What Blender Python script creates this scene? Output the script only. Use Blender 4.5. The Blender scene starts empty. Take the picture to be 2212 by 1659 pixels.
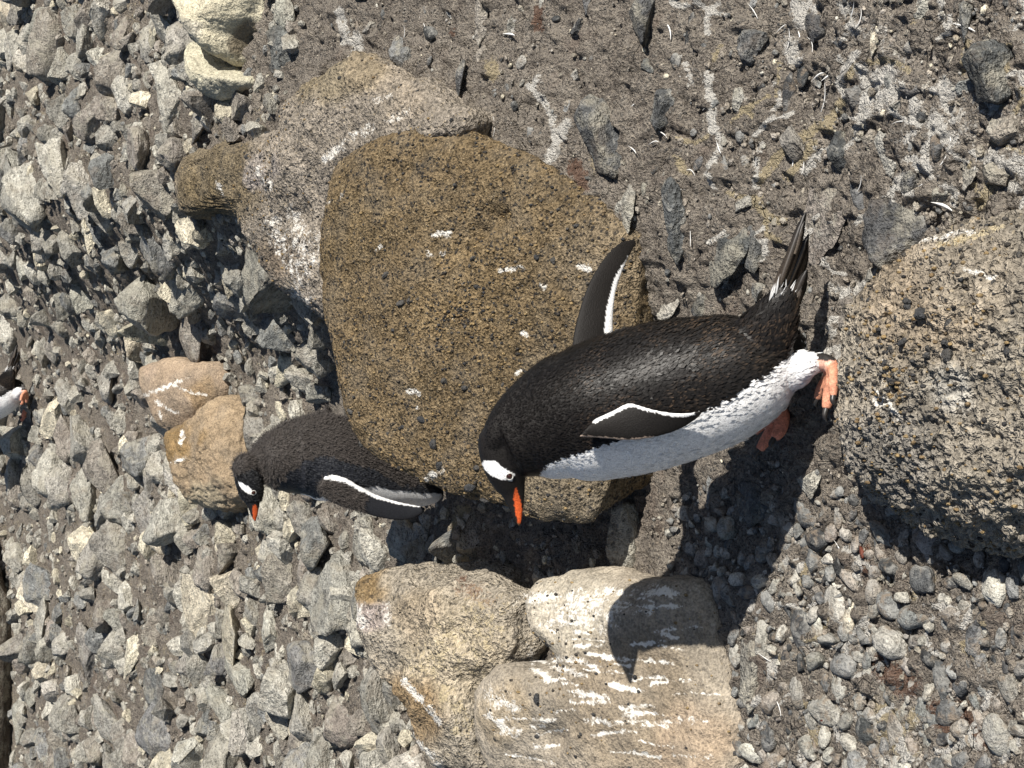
import bpy, bmesh, math, random
import numpy as np
from mathutils import Vector, Matrix, kdtree

# ------------------------------------------------------------------ camera, world, sun, exposure
SC = bpy.context.scene
W, H, FPX = 2212.0, 1659.0, 3200.0            # working pixel frame of the photograph and focal length in it
PITCH = math.radians(25.0); CAMH = 1.57
CAM = np.array([0.0, 0.0, CAMH])
Fv = np.array([0, math.cos(PITCH), -math.sin(PITCH)])
Uv = np.array([0, math.sin(PITCH), math.cos(PITCH)])
Rv = np.array([1.0, 0, 0])
cam_d = bpy.data.cameras.new('camera'); cam = bpy.data.objects.new('camera', cam_d)
SC.collection.objects.link(cam); SC.camera = cam
cam_d.sensor_width = 36.0; cam_d.lens = FPX / W * 36.0
cam_d.clip_start = 0.05; cam_d.clip_end = 1000
M3 = np.column_stack([-Uv, Rv, -Fv])          # the phone was held sideways: world up is image left
mw = np.eye(4); mw[:3, :3] = M3; mw[:3, 3] = CAM
cam.matrix_world = Matrix(mw.tolist())

SUN_TRAVEL = np.array([-0.93, 0.76, -1.0])
world = bpy.data.worlds.new('World'); SC.world = world; world.use_nodes = True
wn = world.node_tree.nodes; wl = world.node_tree.links
sky = wn.new('ShaderNodeTexSky'); sky.sky_type = 'NISHITA'; sky.sun_disc = False
sky.sun_elevation = math.atan2(1.0, math.hypot(*SUN_TRAVEL[:2]))
sky.sun_rotation = math.atan2(-SUN_TRAVEL[0], -SUN_TRAVEL[1])
wn['Background'].inputs['Strength'].default_value = 0.055
wl.new(sky.outputs[0], wn['Background'].inputs[0])
sd = bpy.data.lights.new('sun', 'SUN'); sd.energy = 5.0; sd.angle = math.radians(0.5); sd.color = (1.0, 0.95, 0.87)
sun = bpy.data.objects.new('sun', sd); SC.collection.objects.link(sun)
sun.rotation_euler = Vector(SUN_TRAVEL.tolist()).to_track_quat('-Z', 'Y').to_euler()
sun.location = (3, -3, 5)
vs = SC.view_settings; vs.view_transform = 'Standard'; vs.look = 'None'; vs.gamma = 1.0; vs.exposure = 0.45
vs.use_curve_mapping = False
SC.render.engine = 'CYCLES'; SC.cycles.max_bounces = 6

# ------------------------------------------------------------------ numeric helpers
rng = np.random.default_rng(7); random.seed(7)
_perm = np.random.default_rng(3).permutation(256); _perm = np.concatenate([_perm, _perm, _perm])
_grad = np.random.default_rng(4).normal(size=(256, 3)); _grad /= np.linalg.norm(_grad, axis=1)[:, None]
def perlin(P):
    P = np.asarray(P, float); i = np.floor(P).astype(int); f = P - i; i &= 255
    u = f * f * f * (f * (f * 6 - 15) + 10); out = 0
    for dx in (0, 1):
        wx = u[:, 0] if dx else 1 - u[:, 0]
        for dy in (0, 1):
            wy = u[:, 1] if dy else 1 - u[:, 1]
            for dz in (0, 1):
                wz = u[:, 2] if dz else 1 - u[:, 2]
                h = _perm[_perm[_perm[(i[:, 0] + dx) & 255] + ((i[:, 1] + dy) & 255)] + ((i[:, 2] + dz) & 255)]
                g = _grad[h]
                out = out + wx * wy * wz * (g[:, 0] * (f[:, 0] - dx) + g[:, 1] * (f[:, 1] - dy) + g[:, 2] * (f[:, 2] - dz))
    return out
def fbm(P, sc, octv=4, gain=0.5, off=0.0, ridge=False):
    P = np.asarray(P, float) * sc + off; a = 1.0; s = 0
    for _ in range(octv):
        n = perlin(P); s = s + a * ((0.5 - 2 * np.abs(n)) if ridge else n); P = P * 2.03 + 17.3; a *= gain
    return s
def sstep(a, b, x):
    t = np.clip((np.asarray(x, float) - a) / (b - a), 0, 1); return t * t * (3 - 2 * t)
def ray(x, y):
    x = np.asarray(x, float); y = np.asarray(y, float)
    return Fv + ((W / 2 - x) / FPX)[..., None] * Uv + ((H / 2 - y) / FPX)[..., None] * Rv
def at(x, y, Y):                                # point on the sight line of a pixel at world distance Y
    r = ray(x, y); return CAM + r * (np.asarray(Y, float) / r[..., 1])[..., None]
def proj(P):
    q = np.asarray(P, float) - CAM; d = q @ Fv
    return W / 2 - FPX * (q @ Uv) / d, H / 2 - FPX * (q @ Rv) / d
def n2(X, Y, s, o=0.0):
    X = np.asarray(X, float); Y = np.asarray(Y, float); sh = np.broadcast(X, Y).shape
    X, Y = np.broadcast_to(X, sh), np.broadcast_to(Y, sh)
    return perlin(np.stack([X.ravel() * s + o, Y.ravel() * s + o * 1.7, np.full(X.size, 0.37 + o)], 1)).reshape(sh)
def zt(X, Y):                                   # terrain: flat mud in front, a bank to the right, a rising beach behind
    X = np.asarray(X, float); Y = np.asarray(Y, float)
    base = 0.07 * np.maximum(Y - 2.4, 0)
    m = sstep(0.0, 0.14, X / np.maximum(Y, 0.5))
    up = 0.3 * np.maximum(Y - 2.15, 0); up = 0.44 * np.tanh(up / 0.44)
    near = 0.05 * sstep(0.0, 0.35, X) * sstep(2.2, 1.8, Y)
    step = 0.045 * np.exp(-((X + 0.02) / 0.16) ** 2 - ((Y - 2.12) / 0.13) ** 2)
    hump = 0.26 * (1 - m) * np.exp(-((X - 0.2) / 0.27) ** 2 - ((Y - 3.65) / 0.5) ** 2)   # gravel banked against the ochre boulder
    return base + m * up + near + step + hump + 0.022 * n2(X, Y, 1.3, 5.0) + 0.012 * n2(X, Y, 4.0, 9.0)
_Ym = np.concatenate([np.linspace(1.2, 4, 700), np.linspace(4, 16, 900)])
def hit(x, y, dz=0.0):                          # where a pixel's sight line meets the terrain
    r = ray(x, y); P = CAM + r[None] * (_Ym / r[1])[:, None]
    below = P[:, 2] < zt(P[:, 0], P[:, 1]) + dz
    k = int(np.argmax(below)) if below.any() else len(_Ym) - 1
    return P[k]
def in_poly(x, y, poly):
    x = np.asarray(x, float); y = np.asarray(y, float); c = np.zeros(x.shape, bool); n = len(poly); j = n - 1
    for i in range(n):
        xi, yi = poly[i]; xj, yj = poly[j]
        if yi != yj:
            c ^= ((yi > y) != (yj > y)) & (x < (xj - xi) * (y - yi) / (yj - yi) + xi)
        j = i
    return c
def d_line(x, y, pts):                          # distance to a polyline
    x = np.asarray(x, float); y = np.asarray(y, float); d = np.full(x.shape, 1e9)
    if len(pts) == 1: return np.hypot(x - pts[0][0], y - pts[0][1])
    for (x0, y0), (x1, y1) in zip(pts[:-1], pts[1:]):
        L = (x1 - x0) ** 2 + (y1 - y0) ** 2 + 1e-9
        t = np.clip(((x - x0) * (x1 - x0) + (y - y0) * (y1 - y0)) / L, 0, 1)
        d = np.minimum(d, np.hypot(x - x0 - t * (x1 - x0), y - y0 - t * (y1 - y0)))
    return d
def catmull(P, n, closed=False):
    P = np.asarray(P, float); m = len(P)
    if closed: Q = np.vstack([P[-1:], P, P[:2]]); segs = m
    else: Q = np.vstack([2 * P[:1] - P[1:2], P, 2 * P[-1:] - P[-2:-1]]); segs = m - 1
    t = np.linspace(0, segs, n, endpoint=not closed); k = np.minimum(t.astype(int), segs - 1); u = (t - k)[:, None]
    p0, p1, p2, p3 = Q[k], Q[k + 1], Q[k + 2], Q[k + 3]
    return 0.5 * (2 * p1 + (p2 - p0) * u + (2 * p0 - 5 * p1 + 4 * p2 - p3) * u ** 2 + (3 * p1 - p0 - 3 * p2 + p3) * u ** 3)

# ------------------------------------------------------------------ mesh and object helpers
def mesh_np(name, V, faces, cols=None, smooth=True):
    """faces: list of int arrays (n,3) or (n,4); cols: dict of attribute name to (n,3|4) point colours"""
    me = bpy.data.meshes.new(name); V = np.asarray(V, np.float32)
    faces = [np.asarray(f, np.int32) for f in (faces if isinstance(faces, (list, tuple)) else [faces]) if len(f)]
    me.vertices.add(len(V)); me.vertices.foreach_set('co', V.ravel())
    loops = np.concatenate([f.ravel() for f in faces]); tot = np.concatenate([np.full(len(f), f.shape[1], np.int32) for f in faces])
    start = np.concatenate([[0], np.cumsum(tot)[:-1]]).astype(np.int32)
    me.loops.add(len(loops)); me.loops.foreach_set('vertex_index', loops)
    me.polygons.add(len(tot)); me.polygons.foreach_set('loop_start', start); me.polygons.foreach_set('loop_total', tot)
    me.polygons.foreach_set('use_smooth', np.full(len(tot), smooth, bool))
    me.update(calc_edges=True); me.validate()
    for k, c in (cols or {}).items(): add_col(me, k, c)
    return me
def add_col(me, k, c):
    c = np.asarray(c, np.float32)
    if c.shape[1] == 3: c = np.hstack([c, np.ones((len(c), 1), np.float32)])
    a = me.attributes.new(k, 'FLOAT_COLOR', 'POINT'); a.data.foreach_set('color', c.ravel())
def obj(name, me, mat=None, parent=None):
    o = bpy.data.objects.new(name, me); SC.collection.objects.link(o)
    if mat is not None and me is not None and not me.materials: me.materials.append(mat)
    if parent is not None: o.parent = parent
    return o
def tag(o, label=None, cat=None, group=None, kind=None):
    if label: o['label'] = label
    if cat: o['category'] = cat
    if group: o['group'] = group
    if kind: o['kind'] = kind
    return o
def empty(name, loc=(0, 0, 0)):
    o = bpy.data.objects.new(name, None); SC.collection.objects.link(o); o.location = [float(v) for v in loc]
    o.empty_display_size = 0.05; return o
def grid_faces(nr, nc, wrap=False):
    i = np.arange(nr - 1)[:, None]; j = np.arange(nc if wrap else nc - 1)[None]
    a = i * nc + j; b = i * nc + (j + 1) % nc
    return np.stack([a, b, b + nc, a + nc], -1).reshape(-1, 4)
def vnormals(V, Fq):
    n = np.cross(V[Fq[:, 2]] - V[Fq[:, 0]], V[Fq[:, -1]] - V[Fq[:, 1]]) if Fq.shape[1] == 4 else np.cross(V[Fq[:, 1]] - V[Fq[:, 0]], V[Fq[:, 2]] - V[Fq[:, 0]])
    N = np.zeros_like(V)
    for k in range(Fq.shape[1]): np.add.at(N, Fq[:, k], n)
    return N / (np.linalg.norm(N, axis=1)[:, None] + 1e-12)

# ------------------------------------------------------------------ materials
class NT:
    def __init__(s, name):
        s.m = bpy.data.materials.new(name); s.m.use_nodes = True; s.t = s.m.node_tree
        s.b = s.t.nodes['Principled BSDF']; s.pos = s.n('ShaderNodeNewGeometry').outputs['Position']
    def n(s, typ, **kw):
        x = s.t.nodes.new(typ)
        for k, v in kw.items(): setattr(x, k, v)
        return x
    def put(s, sock, v):
        if hasattr(v, 'links'): s.t.links.new(v, sock)
        elif isinstance(v, (tuple, list)) and len(v) == 3 and len(getattr(sock, 'default_value', (0, 0, 0))) == 4: sock.default_value = (*v, 1)
        else: sock.default_value = v
    def noise(s, scale, detail=4, rough=0.55, vec=None, dist=0.0):
        x = s.n('ShaderNodeTexNoise'); s.put(x.inputs['Vector'], vec if vec is not None else s.pos)
        x.inputs['Scale'].default_value = scale; x.inputs['Detail'].default_value = detail
        x.inputs['Roughness'].default_value = rough; x.inputs['Distortion'].default_value = dist
        return x.outputs['Fac']
    def voro(s, scale, feature='F1', out='Distance', vec=None, rnd=1.0):
        x = s.n('ShaderNodeTexVoronoi', feature=feature); s.put(x.inputs['Vector'], vec if vec is not None else s.pos)
        x.inputs['Scale'].default_value = scale; x.inputs['Randomness'].default_value = rnd
        return x.outputs[out]
    def ramp(s, fac, a, b, lo=0.0, hi=1.0):
        x = s.n('ShaderNodeMapRange', interpolation_type='SMOOTHSTEP'); s.put(x.inputs[0], fac)
        for k, v in zip((1, 2, 3, 4), (a, b, lo, hi)): x.inputs[k].default_value = v
        return x.outputs[0]
    def math(s, op, a, b=None, c=None):
        x = s.n('ShaderNodeMath', operation=op); s.put(x.inputs[0], a)
        if b is not None: s.put(x.inputs[1], b)
        if c is not None: s.put(x.inputs[2], c)
        return x.outputs[0]
    def mix(s, fac, a, b, typ='MIX'):
        x = s.n('ShaderNodeMix', data_type='RGBA', blend_type=typ); s.put(x.inputs[0], fac); s.put(x.inputs[6], a); s.put(x.inputs[7], b)
        return x.outputs[2]
    def attr(s, name, out='Color'):
        x = s.n('ShaderNodeAttribute'); x.attribute_name = name; return x.outputs[out]
    def sep(s, c):
        x = s.n('ShaderNodeSeparateColor'); s.put(x.inputs[0], c); return x.outputs
    def bump(s, h, strength, dist):
        x = s.n('ShaderNodeBump'); s.put(x.inputs['Height'], h); x.inputs['Strength'].default_value = strength
        x.inputs['Distance'].default_value = dist; s.put(s.b.inputs['Normal'], x.outputs[0])
    def done(s, col, rough=0.9, spec=0.2):
        s.put(s.b.inputs['Base Color'], col); s.put(s.b.inputs['Roughness'], rough)
        s.b.inputs['Specular IOR Level'].default_value = spec; return s.m

def stains(t, c):
    """droppings: red channel white, green channel ochre yellow, blue channel rusty dirt"""
    st = t.sep(t.attr('Stain')); br = t.noise(160, 5, 0.7); br2 = t.noise(45, 4, 0.6)
    k = t.math('ADD', t.math('MULTIPLY', t.ramp(br, 0.32, 0.68), 0.55), t.math('MULTIPLY', t.ramp(br2, 0.3, 0.7), 0.5))
    def m(ch, lo, hi): return t.ramp(t.math('SUBTRACT', t.math('MULTIPLY', ch, 1.06), k), lo, hi)
    c = t.mix(t.math('MULTIPLY', m(st[2], -0.15, 0.2), 0.7), c, (0.16, 0.075, 0.045))
    c = t.mix(t.math('MULTIPLY', m(st[1], -0.1, 0.25), 0.7), c, (0.55, 0.46, 0.29))
    c = t.mix(t.math('MULTIPLY', m(st[0], -0.12, 0.3), 0.97), c, (0.72, 0.69, 0.63))
    return c

def boulder_mat(name, grain=170.0, speck=0.25, bump=0.5, bdist=0.006, contrast=0.6, light=0.5):
    t = NT(name); c = t.attr('Col')
    g = t.noise(grain, 2, 0.6); g2 = t.noise(grain * 0.3, 4, 0.65); g3 = t.noise(grain * 0.06, 3, 0.5)
    lum = t.math('ADD', t.math('MULTIPLY', t.ramp(g, 0.36, 0.64), contrast), t.math('MULTIPLY', t.ramp(g2, 0.34, 0.66), contrast * 0.7))
    lum = t.math('ADD', lum, 1.05 - contrast * 0.85)
    comb = t.n('ShaderNodeCombineColor')
    for k in range(3): t.put(comb.inputs[k], lum)
    c = t.mix(1.0, c, comb.outputs[0], 'MULTIPLY')
    c = t.mix(t.math('MULTIPLY', t.ramp(g3, 0.45, 0.68), 0.25), c, (0.20, 0.18, 0.15))
    vv = t.n('ShaderNodeVectorMath', operation='MULTIPLY_ADD'); nz = t.n('ShaderNodeTexNoise'); nz.inputs['Scale'].default_value = grain * 0.8; t.put(nz.inputs['Vector'], t.pos)
    t.put(vv.inputs[0], nz.outputs['Color']); vv.inputs[1].default_value = (1.2 / grain,) * 3; t.put(vv.inputs[2], t.pos)
    v = t.voro(grain * 0.5, vec=vv.outputs[0]); big = t.noise(grain * 0.2, 2)
    sp = t.math('MULTIPLY', t.ramp(v, 0.42, 0.3), t.ramp(big, 0.46, 0.56))
    c = t.mix(t.math('MULTIPLY', sp, speck), c, (0.03, 0.03, 0.031))
    lt = t.math('MULTIPLY', t.ramp(t.voro(grain * 0.85, vec=vv.outputs[0]), 0.36, 0.2), t.ramp(t.noise(grain * 0.35, 2), 0.47, 0.56))
    c = t.mix(t.math('MULTIPLY', lt, light), c, (0.5, 0.4, 0.25))
    c = stains(t, c)
    h = t.math('ADD', t.math('MULTIPLY', g, 0.9), t.math('MULTIPLY', g2, 1.5))
    h = t.math('ADD', h, t.math('MULTIPLY', t.ramp(v, 0.0, 0.45, 1.0, 0.0), 0.35))
    t.bump(h, bump, bdist)
    return t.done(c, 0.93, 0.15)

def stone_mat(name, crust=(0.45, 0.42, 0.34), crust_amt=0.5, dust=(0.21, 0.165, 0.125), dust_amt=0.35, sc=1.0, bump=0.8):
    t = NT(name); oi = t.n('ShaderNodeObjectInfo')
    c = t.mix(1.0, t.attr('Col'), oi.outputs['Color'], 'MULTIPLY')
    off = t.n('ShaderNodeVectorMath', operation='MULTIPLY_ADD')
    t.put(off.inputs[0], oi.outputs['Random']); off.inputs[1].default_value = (9, 7, 5); t.put(off.inputs[2], t.pos)
    p = off.outputs[0]
    st = t.n('ShaderNodeVectorMath', operation='MULTIPLY'); t.put(st.inputs[0], p); st.inputs[1].default_value = (1.0, 0.5, 2.2)
    n1 = t.noise(18 * sc, 5, 0.6, st.outputs[0], 0.6); n2_ = t.noise(75 * sc, 4, 0.65, p); n3 = t.noise(230 * sc, 2, 0.6, p)
    lum = t.math('ADD', t.math('MULTIPLY', t.ramp(n1, 0.36, 0.64), 0.5), t.math('MULTIPLY', t.ramp(n2_, 0.36, 0.64), 0.5))
    lum = t.math('ADD', t.math('ADD', lum, t.math('MULTIPLY', t.ramp(n3, 0.35, 0.65), 0.45)), 0.32)
    comb = t.n('ShaderNodeCombineColor')
    for k in range(3): t.put(comb.inputs[k], lum)
    c = t.mix(1.0, c, comb.outputs[0], 'MULTIPLY')
    c = t.mix(t.math('MULTIPLY', t.ramp(t.noise(11 * sc, 5, 0.7, p), 0.48, 0.62), crust_amt), c, crust)
    c = t.mix(t.math('MULTIPLY', t.ramp(t.noise(26 * sc, 5, 0.7, st.outputs[0]), 0.56, 0.66), crust_amt * 0.8), c, (0.55, 0.53, 0.47))
    c = t.mix(t.math('MULTIPLY', t.ramp(t.noise(14 * sc, 5, 0.7, p, 0.3), 0.5, 0.64), dust_amt), c, dust)
    dk = t.math('MULTIPLY', t.ramp(t.noise(95 * sc, 4, 0.65, st.outputs[0]), 0.56, 0.64), 0.65)
    c = t.mix(dk, c, (0.05, 0.05, 0.05))
    h = t.math('ADD', t.math('MULTIPLY', n1, 1.8), t.math('ADD', t.math('MULTIPLY', n2_, 1.2), t.math('MULTIPLY', n3, 0.5)))
    t.bump(h, bump, 0.022 / sc)
    return t.done(c, 0.9, 0.2)

def ground_mat(name):
    t = NT(name)
    n1 = t.noise(7, 5, 0.6); n2_ = t.noise(48, 5, 0.7); n3 = t.noise(190, 3, 0.65); n4 = t.noise(420, 2, 0.6)
    c = t.mix(t.ramp(n1, 0.38, 0.62), (0.235, 0.205, 0.175), (0.34, 0.30, 0.255))
    c = t.mix(t.math('MULTIPLY', t.ramp(n2_, 0.5, 0.64), 0.7), c, (0.43, 0.385, 0.325))
    c = t.mix(t.math('MULTIPLY', t.ramp(n2_, 0.47, 0.36), 0.6), c, (0.125, 0.108, 0.092))
    c = t.mix(t.math('MULTIPLY', t.ramp(n3, 0.53, 0.62), 0.6), c, (0.45, 0.39, 0.31))
    c = t.mix(t.math('MULTIPLY', t.ramp(n3, 0.46, 0.36), 0.75), c, (0.06, 0.05, 0.043))
    v = t.voro(105, vec=None); pb = t.math('MULTIPLY', t.ramp(v, 0.4, 0.28), t.ramp(t.noise(16, 3), 0.45, 0.6))
    c = t.mix(t.math('MULTIPLY', pb, 0.75), c, t.mix(t.voro(105, 'F1', 'Color'), (0.06, 0.065, 0.07), (0.34, 0.31, 0.27)))
    c = t.mix(t.math('MULTIPLY', t.ramp(t.noise(5, 4, 0.6, None, 0.5), 0.56, 0.7), 0.3), c, (0.2, 0.135, 0.105))
    crack = t.voro(26, 'DISTANCE_TO_EDGE', vec=None); cm = t.math('MULTIPLY', t.ramp(crack, 0.03, 0.0), t.ramp(t.noise(9, 3), 0.5, 0.62))
    c = stains(t, c)
    c = t.mix(t.math('MULTIPLY', cm, 0.5), c, (0.035, 0.028, 0.023))
    h = t.math('ADD', t.math('MULTIPLY', n2_, 1.5), t.math('ADD', t.math('MULTIPLY', n3, 0.9), t.math('MULTIPLY', n4, 0.25)))
    h = t.math('SUBTRACT', t.math('ADD', h, t.math('MULTIPLY', pb, 0.35)), t.math('MULTIPLY', cm, 0.5))
    t.bump(h, 1.0, 0.022)
    return t.done(c, 0.95, 0.1)

def attr_mat(name, rough=0.5, spec=0.3, grain=0.0, gs=300.0, bump=0.0, sheen=0.0):
    t = NT(name); c = t.attr('Col')
    if grain:
        g = t.noise(gs, 3, 0.6)
        c = t.mix(1.0, c, t.mix(t.ramp(g, 0.3, 0.7), (1 - grain,) * 3, (1 + grain,) * 3), 'MULTIPLY')
        if bump: t.bump(g, bump, 0.002)
    if sheen: t.b.inputs['Sheen Weight'].default_value = sheen
    return t.done(c, rough, spec)
def plain(name, col, rough=0.6, spec=0.3, var=0.25, gs=200.0):
    t = NT(name); g = t.noise(gs, 3, 0.6)
    c = t.mix(t.ramp(g, 0.3, 0.7), tuple(v * (1 - var) for v in col), tuple(min(1, v * (1 + var)) for v in col))
    return t.done(c, rough, spec)
# ------------------------------------------------------------------ stains: droppings traced where they lie (working pixels of the ground they lie on)
WHITE = [
 ([(1165,165),(1152,185),(1142,184)],5),([(1142,184),(1180,225),(1195,265),(1199,300)],6),([(1225,262),(1200,315),(1180,355),(1172,365)],7),([(1215,300),(1196,345)],5),
 ([(1530,160),(1536,215),(1541,283)],9),([(1721,10),(1735,50)],15),([(1744,20),(1751,42)],17),([(1710,95),(1716,128)],16),([(1840,55),(1850,62)],15),([(1825,10),(1832,30)],12),
 ([(1861,147),(1878,193),(1868,245)],14),([(1878,193),(1925,157)],20),([(1925,200),(1905,215)],30),([(1975,215),(1978,260)],12),([(2041,187),(2051,227)],18),([(2021,267),(2048,300)],28),
 ([(1951,383),(1935,400),(1965,417)],10),([(1925,417),(1905,445),(1885,467)],10),([(1968,343),(2005,367)],11),([(2150,350),(2212,362)],28),([(1955,497),(1984,478)],22),([(1895,548),(1908,520)],14),
 ([(1741,370),(1758,345),(1781,327)],8),([(1631,405),(1635,347),(1648,310)],5),([(1850,290),(1858,270)],10),([(1801,628),(1830,632),(1868,620)],13),([(1818,640),(1828,662)],7),
 ([(1918,630),(1948,593),(1975,565)],12),([(1781,763),(1828,746)],6),([(1815,766),(1811,786)],8),([(1795,690),(1840,686)],5),([(1800,735),(1790,700)],4),([(2035,1010),(2060,1030)],5),
 ([(735,25),(745,90)],8),([(770,80),(775,110)],10),([(1105,45),(1112,70)],4),([(1700,1140),(1720,1165)],8),([(2100,330),(2135,345)],6),([(2180,400),(2200,405)],10),
 ([(1855,1210),(1850,1260)],8),([(1660,1410),(1670,1460)],7),([(1945,1600),(1960,1640)],9),([(2090,1590),(2110,1610)],9),([(1800,1560),(1815,1600)],6),([(2170,1640),(2200,1600)],10),([(1010,1120),(990,1180)],12)]
YELLOW = [([(1638,393),(1681,337),(1728,300),(1795,255)],10),([(1701,383),(1755,310)],9),([(1788,277),(1828,203)],9),([(1831,167),(1851,143)],8),([(1630,430),(1660,470),(1690,480)],9),([(2115,443),(2140,400),(2161,367)],11),
 ([(1891,603)],12),([(1908,1530),(1925,1600),(1965,1615)],26),([(1980,1540),(1960,1570)],14),([(1735,1255)],10),([(2090,1400),(2120,1420)],12),([(1745,1520),(1760,1600)],12),([(2165,230),(2180,100)],6),
 ([(1000,1110),(985,1170),(1010,1220)],20),([(1290,250),(1300,350)],22),([(1060,140),(1065,160)],14)]
RUST = [([(1000,1230),(1040,1265)],22),([(1240,360),(1260,400)],14),([(1870,1190),(1865,1230)],9),([(1780,1520),(1790,1570)],10),([(1900,1430),(1960,1480)],26),([(2020,1530),(2060,1590)],20),([(2080,1530),(2120,1600)],18),([(980,70)],7),([(1160,20),(1165,60)],8)]
BW = [([(937,510),(970,503)],6),([(924,545),(932,550)],7),([(955,548),(962,546)],6),([(812,540),(822,534)],4),([(1084,583),(1104,582),(1130,576)],6),([(1165,612),(1175,620)],6),([(1130,720),(1140,728)],6),
 ([(1117,806),(1124,800)],5),([(880,846),(907,848)],5),([(924,1036),(950,1018)],9),([(710,437)],5),([(735,425),(742,418)],4),([(1255,575),(1270,580)],7),([(900,880)],3),([(1000,610)],3),([(980,690)],3)]
GW = [([(1147,1293),(1300,1283),(1447,1276)],13),([(1190,1330),(1240,1318),(1300,1335)],34),([(1197,1423),(1240,1428),(1287,1440)],8),([(1197,1440),(1267,1464)],7),([(1300,1421),(1453,1430)],4),([(1230,1493),(1310,1508)],7),
 ([(1300,1472),(1377,1492)],6),([(1270,1556),(1393,1560)],7),([(1357,1540),(1372,1550)],14),([(1143,1390),(1153,1440),(1187,1470)],8),([(1065,1506),(1104,1540)],24),([(1058,1546),(1114,1590)],9),([(1070,1586),(1124,1582)],6),
 ([(1280,1300),(1400,1320)],16),([(1120,1300),(1180,1290)],14),([(1145,1568),(1175,1566)],5),([(847,1513),(904,1606),(954,1653)],9),([(760,1300),(790,1350)],16),([(830,1300),(835,1340)],10),([(870,1470),(950,1560)],8)]
GY = [([(1010,1420),(1050,1330)],60),([(960,1380),(920,1440)],45),([(960,1490),(1000,1560)],30),([(1000,1560),(980,1580)],16)]
DW = [([(307,856),(360,836),(407,815)],4),([(376,832),(413,848),(445,852)],3),([(337,866),(360,882),(383,893)],4),([(345,890),(350,905)],3),([(395,935),(390,960)],5),([(400,990),(375,1000)],4)]
SLW = [([(640,590),(650,650),(665,720),(690,800)],26),([(680,520),(655,580),(640,470)],24),([(590,480),(620,560)],20),([(740,118),(750,112)],8),([(815,220),(840,205)],8),([(800,275),(760,300),(700,345)],10),([(560,370),(580,400)],10),([(470,395),(480,420)],4),([(840,260),(880,240)],7),([(500,300),(540,280)],7)]
_rs = np.random.default_rng(77)
for _i in range(95):                            # thin splashes all over the trampled corner and among the pebbles
    _c = (_rs.uniform(1460, 2230), _rs.uniform(0, 610)) if _i < 65 else (_rs.uniform(1620, 2230), _rs.uniform(1180, 1659))
    _a = _rs.choice([2.1, 2.5, 0.2, 1.2]) + _rs.normal() * 0.35; _l = _rs.uniform(14, 52); _k = _rs.uniform(-0.5, 0.5)
    _p = [(_c[0] + math.cos(_a + _k * q) * _l * q, _c[1] + math.sin(_a + _k * q) * _l * q) for q in (-1, -0.3, 0.3, 1)]
    (YELLOW if _rs.random() < 0.22 else WHITE).append((_p, _rs.uniform(2.5, 6.5)))
for _i in range(46):                            # faint chalky run-off lines on the streaked boulder
    _c = (_rs.uniform(1130, 1520), _rs.uniform(1270, 1650)); _l = _rs.uniform(12, 55); _k = _rs.uniform(-0.15, 0.25)
    GW.append(([(_c[0] - _l, _c[1] - _k * _l), (_c[0], _c[1] + _rs.normal() * 2), (_c[0] + _l, _c[1] + _k * _l)], _rs.uniform(2.0, 4.5)))
def strokes(x, y, S, jit=None):
    out = np.zeros(np.shape(x))
    for pts, w in S:
        p = np.array(pts, float)
        k = (x > p[:, 0].min() - 3 * w - 8) & (x < p[:, 0].max() + 3 * w + 8) & (y > p[:, 1].min() - 3 * w - 8) & (y < p[:, 1].max() + 3 * w + 8)
        if k.any():
            d = d_line(x[k], y[k], pts); out[k] = np.maximum(out[k], (1.0 - np.clip((d - 0.3 * w) / (1.5 * w), 0, 1)) * min(1.0, 0.6 + 3.2 / w))
    return out
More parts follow.
